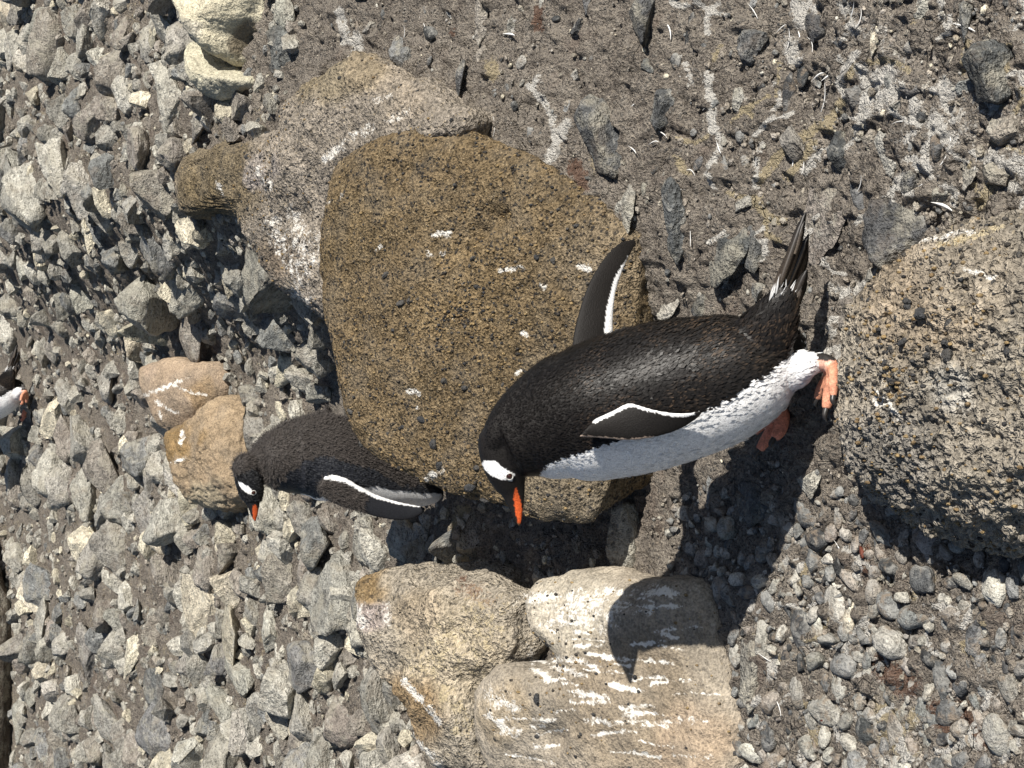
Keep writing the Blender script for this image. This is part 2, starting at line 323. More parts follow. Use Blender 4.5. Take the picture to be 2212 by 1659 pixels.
# ------------------------------------------------------------------ ground
def stain_attr(x, y, P, sets, amp=1.0):
    j1 = 7 * perlin(np.asarray(P) * 55.0) + 5 * perlin(np.asarray(P) * 140.0 + 9); j2 = 7 * perlin(np.asarray(P) * 55.0 + 31) + 5 * perlin(np.asarray(P) * 140.0 + 77)
    x = x + j1; y = y + j2
    return amp * np.stack([strokes(x, y, s) for s in sets], 1)
def build_ground():
    Ys = np.geomspace(1.2, 12.5, 720)
    a = np.concatenate([np.linspace(-0.62, -0.33, 24)[:-1], np.linspace(-0.33, 0.33, 430), np.linspace(0.33, 0.62, 24)[1:]])
    Yg, Ag = np.meshgrid(Ys, a, indexing='ij'); Xg = Ag * Yg * 1.02
    Z = zt(Xg, Yg); P = np.stack([Xg, Yg, Z], -1).reshape(-1, 3)
    q = P.copy(); q[:, 2] = 0.0
    rough = 0.012 * fbm(q, 9, 3) + 0.015 * fbm(q, 33, 3, 0.6) + 0.006 * fbm(q, 100, 2)
    clod = np.maximum(fbm(q, 22, 3, 0.5, 4.0), 0) * 0.028
    P[:, 2] += rough + clod
    x, y = proj(P)
    st = stain_attr(x, y, q, (WHITE, YELLOW, RUST), 1.3)
    # general guano film in the trampled corner and between the pebbles
    film = 0.42 * sstep(1650, 1950, x) * sstep(620, 250, y) + 0.34 * sstep(1500, 1800, x) * sstep(1050, 1350, y)
    film2 = film * (0.6 + 1.6 * np.clip(fbm(q, 6, 3, 0.5, 3.0), -0.4, 0.6)); st[:, 0] = np.maximum(st[:, 0], np.clip(film2, 0, 0.62))
    fl = 0.32 * sstep(900, 500, x) * (0.6 + 1.4 * np.clip(fbm(q, 5, 3, 0.5, 8.0), -0.4, 0.6)); st[:, 1] = np.maximum(st[:, 1], np.clip(fl, 0, 0.55))
    P[:, 2] += 0.002 * np.clip(st[:, 0], 0, 1)
    me = mesh_np('ground', P, grid_faces(len(Ys), len(a))[:, ::-1], {'Stain': st})
    tag(obj('ground', me, GROUND), kind='structure')
    gx = np.sign(np.linspace(-1, 1, 90)) * np.abs(np.linspace(-1, 1, 90)) ** 3 * 220
    gy = np.concatenate([-np.geomspace(0.5, 60, 25)[::-1], np.geomspace(0.4, 300, 75)])
    Yb, Xb = np.meshgrid(gy, gx, indexing='ij'); Zb = np.where(Yb > 12, zt(Xb / np.maximum(Yb, 1) * 12 * (Yb > 0), np.full_like(Yb, 12.0)) + 0.03 * (Yb - 12), zt(Xb, np.maximum(Yb, 0.6))) - 0.09
    Zb += np.where(Yb > 13, 0.5 * n2(Xb, Yb, 0.12, 2.0), 0)
    Pb = np.stack([Xb, Yb, Zb], -1).reshape(-1, 3)
    me = mesh_np('beach', Pb, grid_faces(len(gy), len(gx))[:, ::-1], {'Stain': np.zeros((len(Pb), 3))})
    tag(obj('beach', me, GROUND), kind='structure')
GROUND = ground_mat('mud_and_gravel')
build_ground()

# ------------------------------------------------------------------ boulders
FOOT = []                                       # footprints (world XY polygons) kept clear of loose stones
def plane_pts(px, z0, Y0, sy, sx=0.0):
    p = np.array(px, float); r = ray(p[:, 0], p[:, 1])
    t = (CAMH - z0 + sy * Y0) / (-r[:, 2] + sy * r[:, 1] + sx * r[:, 0])
    return CAM + r * t[:, None]
def boulder(name, px, plane, dome=0.03, er=0.05, depth=0.3, under=0.2, rough=0.006, lump=0.02, rsc=30.0, nang=320, nrad=90, base=(0.25, 0.2, 0.15), spots=(), sets=((), (), ()), mat=None, dents=(), warp=0.5, uexp=1.4, amp=0.74):
    O = plane_pts(px, *plane); FOOT.append(O[:, :2])
    O = catmull(O, 400, True); c = O.mean(0); sy = plane[2]; sx = plane[3] if len(plane) > 3 else 0.0
    d = O - c; ang = np.unwrap(np.arctan2(d[:, 1], d[:, 0])); k = np.argsort(ang % (2 * math.pi)); A0 = (ang % (2 * math.pi))[k]; R0 = np.hypot(d[:, 0], d[:, 1])[k]
    A = np.linspace(0, 2 * math.pi, nang, endpoint=False); R = np.interp(A, np.concatenate([A0[-1:] - 2 * math.pi, A0, A0[:1] + 2 * math.pi]), np.concatenate([R0[-1:], R0, R0[:1]]))
    B = np.stack([np.cos(A) * R, np.sin(A) * R], 1)
    rr = np.sin(np.linspace(0, 1, nrad) * math.pi / 2 * 0.93) / math.sin(math.pi / 2 * 0.93); rr[0] = 0.012
    rings = []; r0 = np.clip(1 - 1.6 * er / np.maximum(R, 0.05), 0.3, 0.97)
    for r in rr:
        xy = B * r; e = np.clip((r - r0) / (1 - r0), 0, 1); dz = dome * (1 - r ** 2) - er * (1 - np.sqrt(np.maximum(1 - e ** 2, 0)))
        rings.append(np.column_stack([c[0] + xy[:, 0], c[1] + xy[:, 1], c[2] + sy * xy[:, 1] + sx * xy[:, 0] + dz]))
    m = 34; zb = rings[-1][:, 2]
    for i in range(1, m + 1):
        f = i / m; xy = B * (1 - under * f ** uexp); rings.append(np.column_stack([c[0] + xy[:, 0], c[1] + xy[:, 1], zb - depth * f]))
    V = np.vstack(rings); Fq = grid_faces(len(rings), nang, True); N = vnormals(V, Fq); 
    if N[nang * 5:nang * 6, 2].mean() < 0: Fq = Fq[:, ::-1]; N = -N
    V = V + N * (lump * fbm(V, 5.0, 3, 0.5, 1.3) + warp * lump * fbm(V, 2.2, 2, 0.5, 7.7))[:, None]
    x, y = proj(V)
    for (dx, dy, dr, dd) in dents: V[:, 2] -= dd * np.exp(-((x - dx) ** 2 + (y - dy) ** 2) / dr ** 2)
    N = vnormals(V, Fq)
    V = V + N * (rough * fbm(V, rsc, 4, 0.6, 2.0) + 0.35 * rough * fbm(V, rsc * 4.5, 2, 0.5))[:, None]
    x, y = proj(V); C = np.tile(np.array(base, float), (len(V), 1)); jn = 40 * fbm(V, 7, 3)
    for (cx, cy, cr, col) in spots:
        w = sstep(1.25, 0.6, np.hypot(x + jn - cx, y - jn - cy) / cr)[:, None]; C = C * (1 - w) + np.array(col) * w
    C *= (1 + 0.32 * fbm(V, 4, 3, 0.5, 5) + 0.3 * fbm(V, 14, 3, 0.55, 8))[:, None]
    me = mesh_np(name, V, Fq, {'Col': np.clip(C, 0, 1), 'Stain': stain_attr(x, y, V, sets, amp) * (0.72 + 0.5 * np.clip(0.5 + 1.6 * fbm(V * np.array([1.0, 0.35, 0.6]), 38, 3, 0.6, 6.0), 0, 1))[:, None]})
    return obj(name, me, mat), V, vnormals(V, Fq), nang * nrad
TUFF = boulder_mat('tuff_rock', 185, 0.85, 1.0, 0.012, 0.9, 0.45)
SLAB = boulder_mat('weathered_rock', 135, 0.55, 1.0, 0.014, 0.65, 0.35)
SMOOTH = boulder_mat('worn_rock', 200, 0.3, 0.7, 0.006, 0.45, 0.25)
ROUGH = boulder_mat('pitted_rock', 115, 0.35, 1.0, 0.018, 0.55, 0.3)

A_PX = [(668,500),(680,430),(700,345),(770,305),(830,280),(870,266),(960,275),(1060,310),(1170,370),(1260,425),(1320,468),(1348,503),(1345,560),(1338,620),(1335,690),(1328,800),(1312,900),(1286,1000),(1268,1060),(1250,1112),(1222,1134),(1130,1128),(1050,1100),(930,1062),(820,1000),(760,960),(715,850),(690,740),(668,640)]
A_, AV, AN, ATOP = boulder('brown_boulder', A_PX, (0.127, 2.5, 0.53), dome=0.035, er=0.045, depth=0.42, under=0.4, uexp=0.8, rough=0.006, lump=0.014, rsc=32, nang=420, nrad=140,
    base=(0.152, 0.112, 0.064), spots=[(1230, 1080, 120, (0.18, 0.148, 0.104)), (1300, 560, 110, (0.185, 0.145, 0.095)), (1000, 640, 120, (0.165, 0.12, 0.066)), (760, 500, 90, (0.14, 0.103, 0.057))],
    sets=(BW, (), ()), mat=TUFF, dents=[(1058, 474, 26, 0.030), (1025, 505, 20, 0.026), (1003, 542, 15, 0.018), (1085, 462, 16, 0.014), (1120, 640, 30, 0.008), (1180, 560, 60, 0.006)])
tag(A_, 'large ochre brown boulder with black specks, behind the walking adult penguin', 'boulder')
B_PX = [(370,385),(378,350),(430,325),(490,298),(560,280),(590,262),(612,205),(660,160),(700,130),(745,108),(800,130),(860,168),(930,205),(968,238),(960,285),(900,335),(800,430),(740,540),(715,660),(680,690),(640,665),(605,640),(575,612),(545,560),(520,505),(480,470),(430,462),(395,450),(375,420)]
B_, BV, BN, BTOP = boulder('mossy_slab', B_PX, (0.44, 3.45, 0.135), dome=0.045, er=0.05, depth=0.4, under=0.18, rough=0.010, lump=0.03, rsc=26, nang=360, nrad=110,
    base=(0.255, 0.222, 0.182), spots=[(470, 385, 110, (0.175, 0.14, 0.09)), (430, 430, 55, (0.155, 0.12, 0.07)), (690, 145, 90, (0.215, 0.178, 0.12)), (790, 150, 60, (0.22, 0.18, 0.125)), (600, 560, 60, (0.2, 0.16, 0.12)), (860, 215, 60, (0.33, 0.28, 0.22)), (565, 365, 40, (0.3, 0.265, 0.235))],
    sets=(SLW, (), ()), mat=SLAB, dents=[(520, 430, 50, 0.015), (640, 470, 30, 0.02)])
tag(B_, 'low grey brown slab with mossy tip, just above the big ochre boulder', 'boulder')
T_, TV, TN, TTOP = boulder('tan_stone', [(290,800),(300,785),(330,778),(400,780),(440,785),(452,815),(446,860),(415,900),(385,925),(350,938),(330,915),(300,850)], (0.3, 5.35, 0.34), dome=0.03, er=0.05, depth=0.4, under=0.1, rough=0.004, lump=0.02, nang=200, nrad=60,
    base=(0.32, 0.245, 0.175), spots=[(440, 850, 35, (0.28, 0.2, 0.12)), (310, 800, 30, (0.3, 0.23, 0.17))], sets=(DW, (), ()), mat=SMOOTH)
tag(T_, 'smooth tan stone with thin white streaks, left of the chick', 'stone')
D_, DV, DN, DTOP = boulder('ochre_rock', [(345,935),(390,905),(440,862),(468,885),(490,930),(505,985),(517,1040),(500,1085),(450,1108),(410,1095),(372,1060),(350,1000)], (0.3, 5.1, 0.3), dome=0.04, er=0.06, depth=0.4, under=0.2, rough=0.012, lump=0.03, nang=200, nrad=60,
    base=(0.27, 0.205, 0.135), spots=[(380, 960, 45, (0.23, 0.155, 0.075)), (440, 1080, 45, (0.32, 0.27, 0.19))], sets=(DW, (), ()), mat=SMOOTH)
tag(D_, 'rough ochre rock with the chick shadow on it, joined below the tan stone', 'rock')
F_, FV_, FN_, FTOP = boulder('yellow_boulder', [(752,1275),(765,1235),(800,1222),(850,1215),(900,1228),(960,1235),(1010,1260),(1060,1290),(1085,1330),(1090,1400),(1050,1450),(1020,1490),(1020,1560),(1040,1690),(930,1700),(880,1600),(850,1520),(800,1450),(760,1350)], (0.12, 2.9, 0.33), dome=0.05, er=0.06, depth=0.4, under=0.15, rough=0.007, lump=0.05, rsc=24, nang=320, nrad=100,
    base=(0.34, 0.30, 0.24), spots=[(980, 1400, 130, (0.41, 0.35, 0.26)), (790, 1260, 60, (0.27, 0.19, 0.10)), (880, 1540, 90, (0.25, 0.18, 0.105)), (900, 1330, 60, (0.4, 0.33, 0.24)), (800, 1330, 40, (0.38, 0.32, 0.29))], sets=(GW, GY, [([(1000, 1262), (1060, 1300)], 20)]), mat=SLAB)
tag(F_, 'yellowish rugged boulder at the bottom edge, left of the white streaked one', 'boulder')
G_, GV_, GN_, GTOP = boulder('streaked_boulder', [(1112,1290),(1125,1255),(1180,1245),(1230,1238),(1300,1255),(1400,1262),(1460,1275),(1500,1330),(1530,1420),(1555,1520),(1570,1600),(1565,1720),(1400,1760),(1250,1760),(1100,1730),(1030,1650),(1012,1560),(1015,1490),(1050,1450),(1110,1430),(1145,1390),(1118,1340)], (0.03, 2.36, 0.35), dome=0.06, er=0.05, depth=0.3, under=0.1, rough=0.005, lump=0.03, rsc=30, nang=360, nrad=120,
    base=(0.31, 0.27, 0.215), spots=[(1230, 1320, 110, (0.4, 0.36, 0.29)), (1350, 1520, 160, (0.25, 0.205, 0.15)), (1090, 1540, 60, (0.34, 0.28, 0.2)), (1500, 1600, 90, (0.34, 0.265, 0.19))], sets=(GW, (), ()), mat=SMOOTH, dents=[(1150, 1440, 45, 0.05), (1190, 1590, 30, 0.02), (1120, 1400, 30, 0.04)])
tag(G_, 'brown boulder streaked with white, the penguin head shadow falling on it', 'boulder')
H_PX = [(1797,700),(1812,640),(1850,590),(1900,545),(1960,500),(2060,465),(2160,460),(2300,480),(2420,600),(2460,800),(2430,1000),(2330,1130),(2212,1190),(2110,1205),(2000,1180),(1910,1140),(1855,1100),(1812,1040),(1795,950),(1790,850),(1792,770)]
H_, HV, HN, HTOP = boulder('pitted_boulder', H_PX, (0.085, 1.95, -0.02), dome=0.075, er=0.075, depth=0.22, under=0.12, rough=0.017, lump=0.016, rsc=24, nang=460, nrad=190,
    base=(0.27, 0.24, 0.195), spots=[(2000, 620, 170, (0.285, 0.235, 0.175)), (2100, 560, 120, (0.30, 0.26, 0.205)), (2050, 850, 60, (0.36, 0.34, 0.3)), (1900, 1000, 120, (0.25, 0.23, 0.2))],
    sets=([([(2035,765),(2050,772)],6),([(1905,778)],5),([(1890,850),(1900,870)],8),([(2030,660)],4),([(1980,520),(2100,500)],7),([(2080,580),(2150,600)],6),([(1905,860),(1940,900)],7),([(2130,1060),(2160,1068)],5)], [([(2030,530),(2160,490)],9)], ()), mat=ROUGH)
tag(H_, 'broad grey brown pitted boulder at the right edge, under the penguin foot', 'boulder')

C1_, *_r = boulder('cream_boulder', [(384,-70),(390,25),(403,70),(428,118),(462,140),(488,124),(503,84),(525,56),(550,20),(562,-70)], (0.60, 4.1, 0.45), dome=0.07, er=0.07, depth=0.4, under=0.1, rough=0.006, lump=0.03, rsc=22, nang=200, nrad=70,
    base=(0.52, 0.475, 0.35), spots=[(520, 90, 30, (0.2, 0.17, 0.12)), (410, 60, 30, (0.4, 0.37, 0.3))], mat=SMOOTH, dents=[(515, 85, 22, 0.06)])
tag(C1_, 'big smooth cream boulder cut by the top edge of the photo', 'boulder')
C2_, *_r = boulder('cream_rock', [(404,84),(400,140),(408,185),(430,212),(470,216),(500,198),(516,172),(490,150),(450,135),(425,105)], (0.55, 4.02, 0.3), dome=0.05, er=0.05, depth=0.35, under=0.15, rough=0.006, lump=0.03, rsc=22, nang=180, nrad=60,
    base=(0.47, 0.44, 0.335), spots=[(450, 205, 30, (0.36, 0.34, 0.27))], mat=SMOOTH)
tag(C2_, 'smaller cream rock leaning below the big cream boulder at the top', 'rock')

# ------------------------------------------------------------------ loose stones
def ico(sub):
    bm = bmesh.new(); bmesh.ops.create_icosphere(bm, subdivisions=sub, radius=1.0)
    V = np.array([v.co[:] for v in bm.verts]); Fc = np.array([[v.index for v in f.verts] for f in bm.faces]); bm.free(); return V, Fc
ICO = {k: ico(k) for k in (1, 2, 3, 4)}
def rock_shape(sub, seed, facets=13, lo=0.5, hi=0.86, rough=0.05, asp=(1, 0.85, 0.65)):
    r = np.random.default_rng(seed); V, Fc = ICO[sub]; V = V.copy()
    for _ in range(facets):
        n = r.normal(size=3); n /= np.linalg.norm(n); d = r.uniform(lo, hi); V -= np.maximum(V @ n - d, 0)[:, None] * n
    V = V * (1 + rough * 2 * fbm(V, 1.6, 3, 0.55, seed * 3.1)[:, None] + rough * 0.8 * fbm(V * np.array([1, 1, 2.2]), 4.5, 3, 0.55, seed, True)[:, None]) * np.array(asp)
    s = (V.max(0) - V.min(0)) / 2; V = V - (V.max(0) + V.min(0)) / 2
    return V / s.max(), Fc
ANG = [rock_shape(4, 100 + i, random.randint(9, 15), 0.38, 0.8, 0.09, (1, random.uniform(0.6, 0.95), random.uniform(0.55, 0.85))) for i in range(14)]
PEB = [rock_shape(3, 200 + i, 7, 0.62, 0.92, 0.10, (1, random.uniform(0.6, 0.85), random.uniform(0.4, 0.6))) for i in range(12)]
STONE = stone_mat('grey_scree_stone', crust_amt=0.55, dust_amt=0.3)
PEBBLE = stone_mat('dusty_dark_pebble', crust=(0.42, 0.41, 0.38), crust_amt=0.5, dust=(0.25, 0.2, 0.15), dust_amt=0.75, sc=2.0, bump=0.6)
def vmesh(lst, mat, nm):
    out = []
    for V, Fc in lst:
        me = mesh_np(nm, V, Fc, {'Col': np.ones((len(V), 3)), 'Stain': np.zeros((len(V), 3))}); me.materials.append(mat); out.append(me)
    return out
ANG_M = vmesh(ANG, STONE, 'stone'); PEB_M = vmesh(PEB, PEBBLE, 'pebble')
TONES = {'pale grey': (0.42, 0.403, 0.35), 'mid grey': (0.305, 0.293, 0.258), 'blue grey': (0.2, 0.203, 0.195), 'cream': (0.58, 0.53, 0.41), 'brownish grey': (0.27, 0.243, 0.21), 'dark grey': (0.105, 0.108, 0.108), 'black': (0.05, 0.052, 0.053), 'mud brown': (0.30, 0.265, 0.22)}
PLACED = []                                     # x, y, radius of every stone laid down
def lay(name, mes, k, P, dims, rz, tilt, tone):
    o = bpy.data.objects.new(name, mes[k % len(mes)]); SC.collection.objects.link(o)
    o.location = [float(v) for v in P]; o.rotation_euler = (tilt[0], tilt[1], rz); o.scale = [float(v) for v in dims]
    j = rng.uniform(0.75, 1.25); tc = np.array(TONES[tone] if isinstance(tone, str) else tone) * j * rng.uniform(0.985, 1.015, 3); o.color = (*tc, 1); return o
def by_box(name, box, tone, label, cat, mes=None, k=0, rz=0.0, flat=0.5, sink=0.35, group=None, tilt=(0, 0)):
    x0, y0, x1, y1 = box; xc, yc = (x0 + x1) / 2, (y0 + y1) / 2
    P = hit(xc, yc); s = FPX / ((P - CAM) @ Fv); dep = math.asin((CAM[2] - P[2]) / np.linalg.norm(P - CAM))
    wx = (y1 - y0) / s / 2; ext = (x1 - x0) / s / 2; sz = ext * flat * 1.1; sy_ = min(max((ext - sz * math.cos(dep) * 0.7) / max(math.sin(dep), 0.2), 0.4 * wx), 1.6 * wx + 0.02)
    P = hit(xc, yc, dz=sz * (0.5 - sink)); P = P + np.array([0, 0, 0.0])
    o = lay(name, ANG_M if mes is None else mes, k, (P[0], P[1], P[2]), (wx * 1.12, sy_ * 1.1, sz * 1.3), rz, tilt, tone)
    PLACED.append((P[0], P[1], max(wx, sy_) * 0.85)); return tag(o, label, cat, group)
HAND = [  # box in working pixels, tone, label
 ((318,140,415,295),'pale grey','broad pale grey stone with a shadowed edge, below left of the cream rocks',0.7),
 ((400,230,470,310),'mid grey','grey wedge stone between the cream rocks and the mossy slab',0.6),
 ((255,270,345,365),'brownish grey','lumpy brownish grey stone left of the mossy slab tip',0.7),
 ((160,40,215,130),'pale grey','square pale grey stone near the top left corner',0.8),
 ((0,70,48,150),'pale grey','smooth pale stone at the left edge near the top corner',0.7),
 ((320,45,352,112),'cream','small pale flake left of the big cream boulder',0.7),
 ((370,85,402,175),'mid grey','grey stone tucked left of the leaning cream rock',0.7),
 ((490,190,560,260),'brownish grey','brownish stone under the cream rocks beside the mossy slab',0.6),
 ((570,60,640,165),'blue grey','blue grey slab beside the upper rim of the mossy slab',0.4),
 ((590,-30,640,70),'pale grey','pale tall shard at the top edge right of the cream boulder',0.7),
 ((488,878,612,1012),'mid grey','flat grey slab directly behind the chick nape',0.4),
 ((455,1228,542,1312),'cream','bright cream block with a black shadowed underside, below the chick bill',0.9),
 ((400,1235,468,1362),'cream','tall cream stone touching the bright cream block on its left',0.7),
 ((455,1308,545,1425),'cream','cream and tan stone right below the bright cream block',0.6),
 ((548,1308,622,1405),'pale grey','rounded grey white stone right of the cream stones below the chick',0.7),
 ((630,1120,745,1235),'blue grey','large blue grey block below the chick flipper',0.7),
 ((745,1120,830,1225),'mid grey','large round grey rock beside the blue grey block under the chick',0.7),
 ((830,1120,930,1205),'mid grey','grey stone hard against the boulder below the chick flipper',0.8),
 ((275,1058,345,1165),'mid grey','big grey stone left of the ochre rock with shadow',0.6),
 ((85,850,160,950),'cream','pale angular stone just right of the far penguin foot',0.8),
 ((28,855,86,920),'mid grey','grey stone directly below the far penguin foot',0.6),
 ((140,900,230,1010),'mid grey','large grey blue stone below right of the far penguin',0.7),
 ((150,790,208,845),'brownish grey','reddish brown stone between the far penguin and the tan stone',0.7),
 ((205,780,265,870),'pale grey','pale grey stone left of the tan stone',0.7),
 ((30,1000,115,1090),'pale grey','pale grey angular block near the left edge below the far penguin',0.8),
 ((145,1132,225,1240),'cream','pale yellow pointed stone in the middle of the left scree',0.8),
 ((60,1220,125,1310),'blue grey','blue grey block above the dark shaded boulder at the left edge',0.7),
 ((65,1285,125,1385),'pale grey','pale grey square stone beside the dark shaded boulder',0.8),
 ((145,1345,235,1465),'mid grey','broad grey stone with pale lower edge in the lower left scree',0.6),
 ((265,1370,310,1470),'cream','narrow cream stone in the lower left scree',0.8),
 ((300,1440,360,1530),'blue grey','blue grey stone in the lower left scree beside the narrow cream one',0.6),
 ((200,1510,265,1590),'mid grey','striped grey stone near the lower left corner',0.7),
 ((20,1500,65,1600),'pale grey','white banded stone beside the dark shaded boulder at lower left',0.8),
 ((480,1420,560,1510),'pale grey','pale grey stone below the cream and tan stone',0.6),
 ((500,1500,610,1575),'mid grey','long grey stone with white end near the bottom edge',0.6),
 ((620,1490,700,1610),'pale grey','grey standing stone near the bottom left of the yellowish boulder',0.7),
 ((600,1390,720,1490),'blue grey','blue grey stone left of the yellowish boulder',0.6),
 ((300,1520,380,1640),'blue grey','blue grey jagged stone at the bottom edge of the scree',0.7),
 ((340,485,400,560),'pale grey','round pale grey stone below the mossy slab tip',0.7),
 ((250,510,310,575),'pale grey','pale round stone in the scree left of the ochre boulder',0.7),
 ((370,590,440,670),'pale grey','pale faceted stone between the tan stone and the ochre boulder, upper one',0.8),
 ((380,640,455,775),'brownish grey','dark brown grey pile stone touching the tan stone from above',0.7),
 ((465,545,520,640),'cream','pale stone in the gap right below the mossy slab',0.8),
 ((510,560,600,640),'brownish grey','stone in the shadow of the mossy slab',0.6),
 ((1290,1092,1406,1246),'mid grey','grey rock wedged under the overhang of the ochre boulder',0.8),
]
for i, (bx, tone, lab, fl) in enumerate(HAND):
    by_box('stone', bx, tone, lab, 'stone', None, i * 5 + 3, random.uniform(-0.5, 0.5), fl, 0.25, None, (random.uniform(-0.25, 0.25), random.uniform(-0.25, 0.25)))
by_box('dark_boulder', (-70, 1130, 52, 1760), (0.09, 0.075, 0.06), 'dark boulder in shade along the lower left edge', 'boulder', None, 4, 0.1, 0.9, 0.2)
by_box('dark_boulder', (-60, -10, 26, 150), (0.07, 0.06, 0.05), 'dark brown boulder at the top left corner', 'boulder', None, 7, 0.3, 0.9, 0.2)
NEAR = [
 ((1240,200,1375,390),'dark grey','large grey rock caked with pale mud, above the raised far flipper',0.7,0),
 ((1343,-25,1452,100),'dark grey','big dark veined rock at the top edge right of centre',0.7,0),
 ((2062,85,2260,225),'dark grey','black and white rock with orange lichen at the right edge',0.8,0),
 ((2058,-30,2125,95),'dark grey','dark stone above the lichen rock near the top right corner',0.7,0),
 ((1422,388,1498,562),'dark grey','long blue black rock right of the flipper tip',0.6,0),
 ((1313,403,1392,506),'mid grey','flat grey stone touching the flipper tip',0.35,0),
 ((1380,395,1410,440),'dark grey','small dark stone right of the flat grey stone',0.5,0),
 ((958,143,1030,208),'dark grey','flat dark stone right above the rim of the ochre boulder',0.35,0),
 ((1018,-20,1062,95),'brownish grey','pointed grey stone hanging from the top edge',0.6,0),
 ((1710,112,1762,190),'black','black pebble with white specks, upper of the touching pair',0.7,1),
 ((1676,160,1735,256),'black','black speckled pebble, lower of the touching pair',0.7,1),
 ((1832,390,1882,478),'dark grey','oval dark grey pebble alone above the pitted boulder',0.6,1),
 ((1690,60,1700,80),'dark grey','small dark chip between the feathers',0.5,1),
 ((1493,60,1545,130),'dark grey','rounded dark grey stone below the big veined rock',0.7,1),
 ((1474,30,1506,100),'black','dark pebble right of the big veined rock',0.7,1),
 ((1874,38,1910,118),'cream','pale tan oval pebble among the feathers at the top',0.7,1),
 ((1394,195,1478,280),'dark grey','ridged dark rock half buried right of the mud caked rock',0.6,0),
 ((1540,335,1580,395),'dark grey','buried dark stone left of the yellow streaks',0.5,1),
 ((1590,320,1622,367),'mid grey','round grey pebble by the yellow streaks',0.6,1),
 ((1500,480,1640,620),'dark grey','big buried dark rock left of the penguin tail',0.3,0),
 ((1590,480,1665,590),'dark grey','dark flat rock touching the penguin tail',0.4,0),
 ((1700,365,1870,570),'brownish grey','large mud covered flat rock just behind the tail tip',0.15,0),
 ((1475,630,1550,690),'dark grey','buried blue grey stone above the penguin rump',0.3,0),
 ((1390,640,1490,700),'pale grey','pale flat stone between boulder and penguin back',0.25,0),
 ((1885,283,1945,385),'mid grey','flat grey stone amid the white droppings',0.25,0),
 ((2065,340,2125,410),'mid grey','buried grey stone near the right edge below the droppings',0.3,0),
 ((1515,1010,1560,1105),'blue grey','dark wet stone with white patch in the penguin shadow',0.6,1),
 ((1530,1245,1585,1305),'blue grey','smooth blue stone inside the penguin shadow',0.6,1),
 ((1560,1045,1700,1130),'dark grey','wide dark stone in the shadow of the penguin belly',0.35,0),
 ((1710,1010,1800,1075),'pale grey','pale grey stone between the feet and the pitted boulder',0.5,0),
 ((1580,1375,1680,1530),'mid grey','long slanted rough grey stone below the penguin shadow',0.5,0),
 ((1775,1270,1840,1360),'pale grey','pale cobble, upper one of the pale pair below the pitted boulder',0.6,1),
 ((1810,1300,1862,1370),'cream','pale cobble, lower one of the pale pair below the pitted boulder',0.6,1),
 ((1740,1330,1790,1395),'pale grey','grey white cobble left of the pale pair',0.6,1),
 ((2065,1340,2150,1420),'dark grey','cobble with yellow crust near the right edge',0.6,1),
 ((2005,1430,2065,1515),'dark grey','dark cobble left of the yellow crusted one',0.6,1),
 ((1985,1565,2035,1640),'mid grey','grey cobble next to the yellow patch at bottom right',0.6,1),
 ((1905,1545,1970,1640),'brownish grey','cobble ringed by yellow droppings at the bottom right',0.5,1),
 ((1885,1430,1920,1525),'mid grey','pointed grey blade of stone standing in the pebbles',0.5,1),
 ((1555,1515,1615,1580),'dark grey','green grey cobble with pale vein by the streaked boulder',0.6,1),
 ((1620,1560,1700,1620),'dark grey','dark cobble right of the green grey one',0.6,1),
 ((2175,1330,2230,1400),'dark grey','dark cobble cut by the right edge below the pitted boulder',0.7,1),
 ((1790,1060,1830,1140),'mid grey','grey cobble leaning on the lower left of the pitted boulder',0.6,1),
]
for i, (bx, tone, lab, fl, kind) in enumerate(NEAR):
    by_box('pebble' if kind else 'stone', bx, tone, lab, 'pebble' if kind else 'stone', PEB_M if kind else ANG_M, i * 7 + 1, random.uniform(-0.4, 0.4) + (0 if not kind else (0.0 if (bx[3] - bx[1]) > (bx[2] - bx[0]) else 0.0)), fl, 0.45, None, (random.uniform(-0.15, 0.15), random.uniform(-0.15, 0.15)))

# random filling: darts thrown on the ground, large stones first
def blocked(X, Y, pad):
    b = np.zeros(X.shape, bool)
    for poly in FOOT:
        c = poly.mean(0); k = 1 + pad / max(np.ptp(poly[:, 0]), 0.1) * 2
        b |= in_poly(X, Y, [tuple(c + (p - c) * k) for p in poly])
    return b
CELL = {}
def reg(x, y, r): CELL.setdefault((int(x // 0.25), int(y // 0.25)), []).append((x, y, r))
_fp = hit(52, 868); PLACED.append((_fp[0], _fp[1], 0.16)); PLACED.append((_fp[0] - 0.1, _fp[1] - 0.12, 0.12))
for p in PLACED: reg(*p)
def free(x, y, r, f):
    i, j = int(x // 0.25), int(y // 0.25)
    for a in (i - 1, i, i + 1):
        for b in (j - 1, j, j + 1):
            for (u, v, s) in CELL.get((a, b), ()):
                if (u - x) ** 2 + (v - y) ** 2 < ((r + s) * f) ** 2: return False
    return True
def scree_zone(px, py):
    lim = 700 + 330 * sstep(1080, 1130, py) - 130 * sstep(1230, 1330, py) * 1.0 - 0.0
    lim = np.where(py < 230, 640 + 80 * n2(px, py, 0.01), lim)
    return px < lim
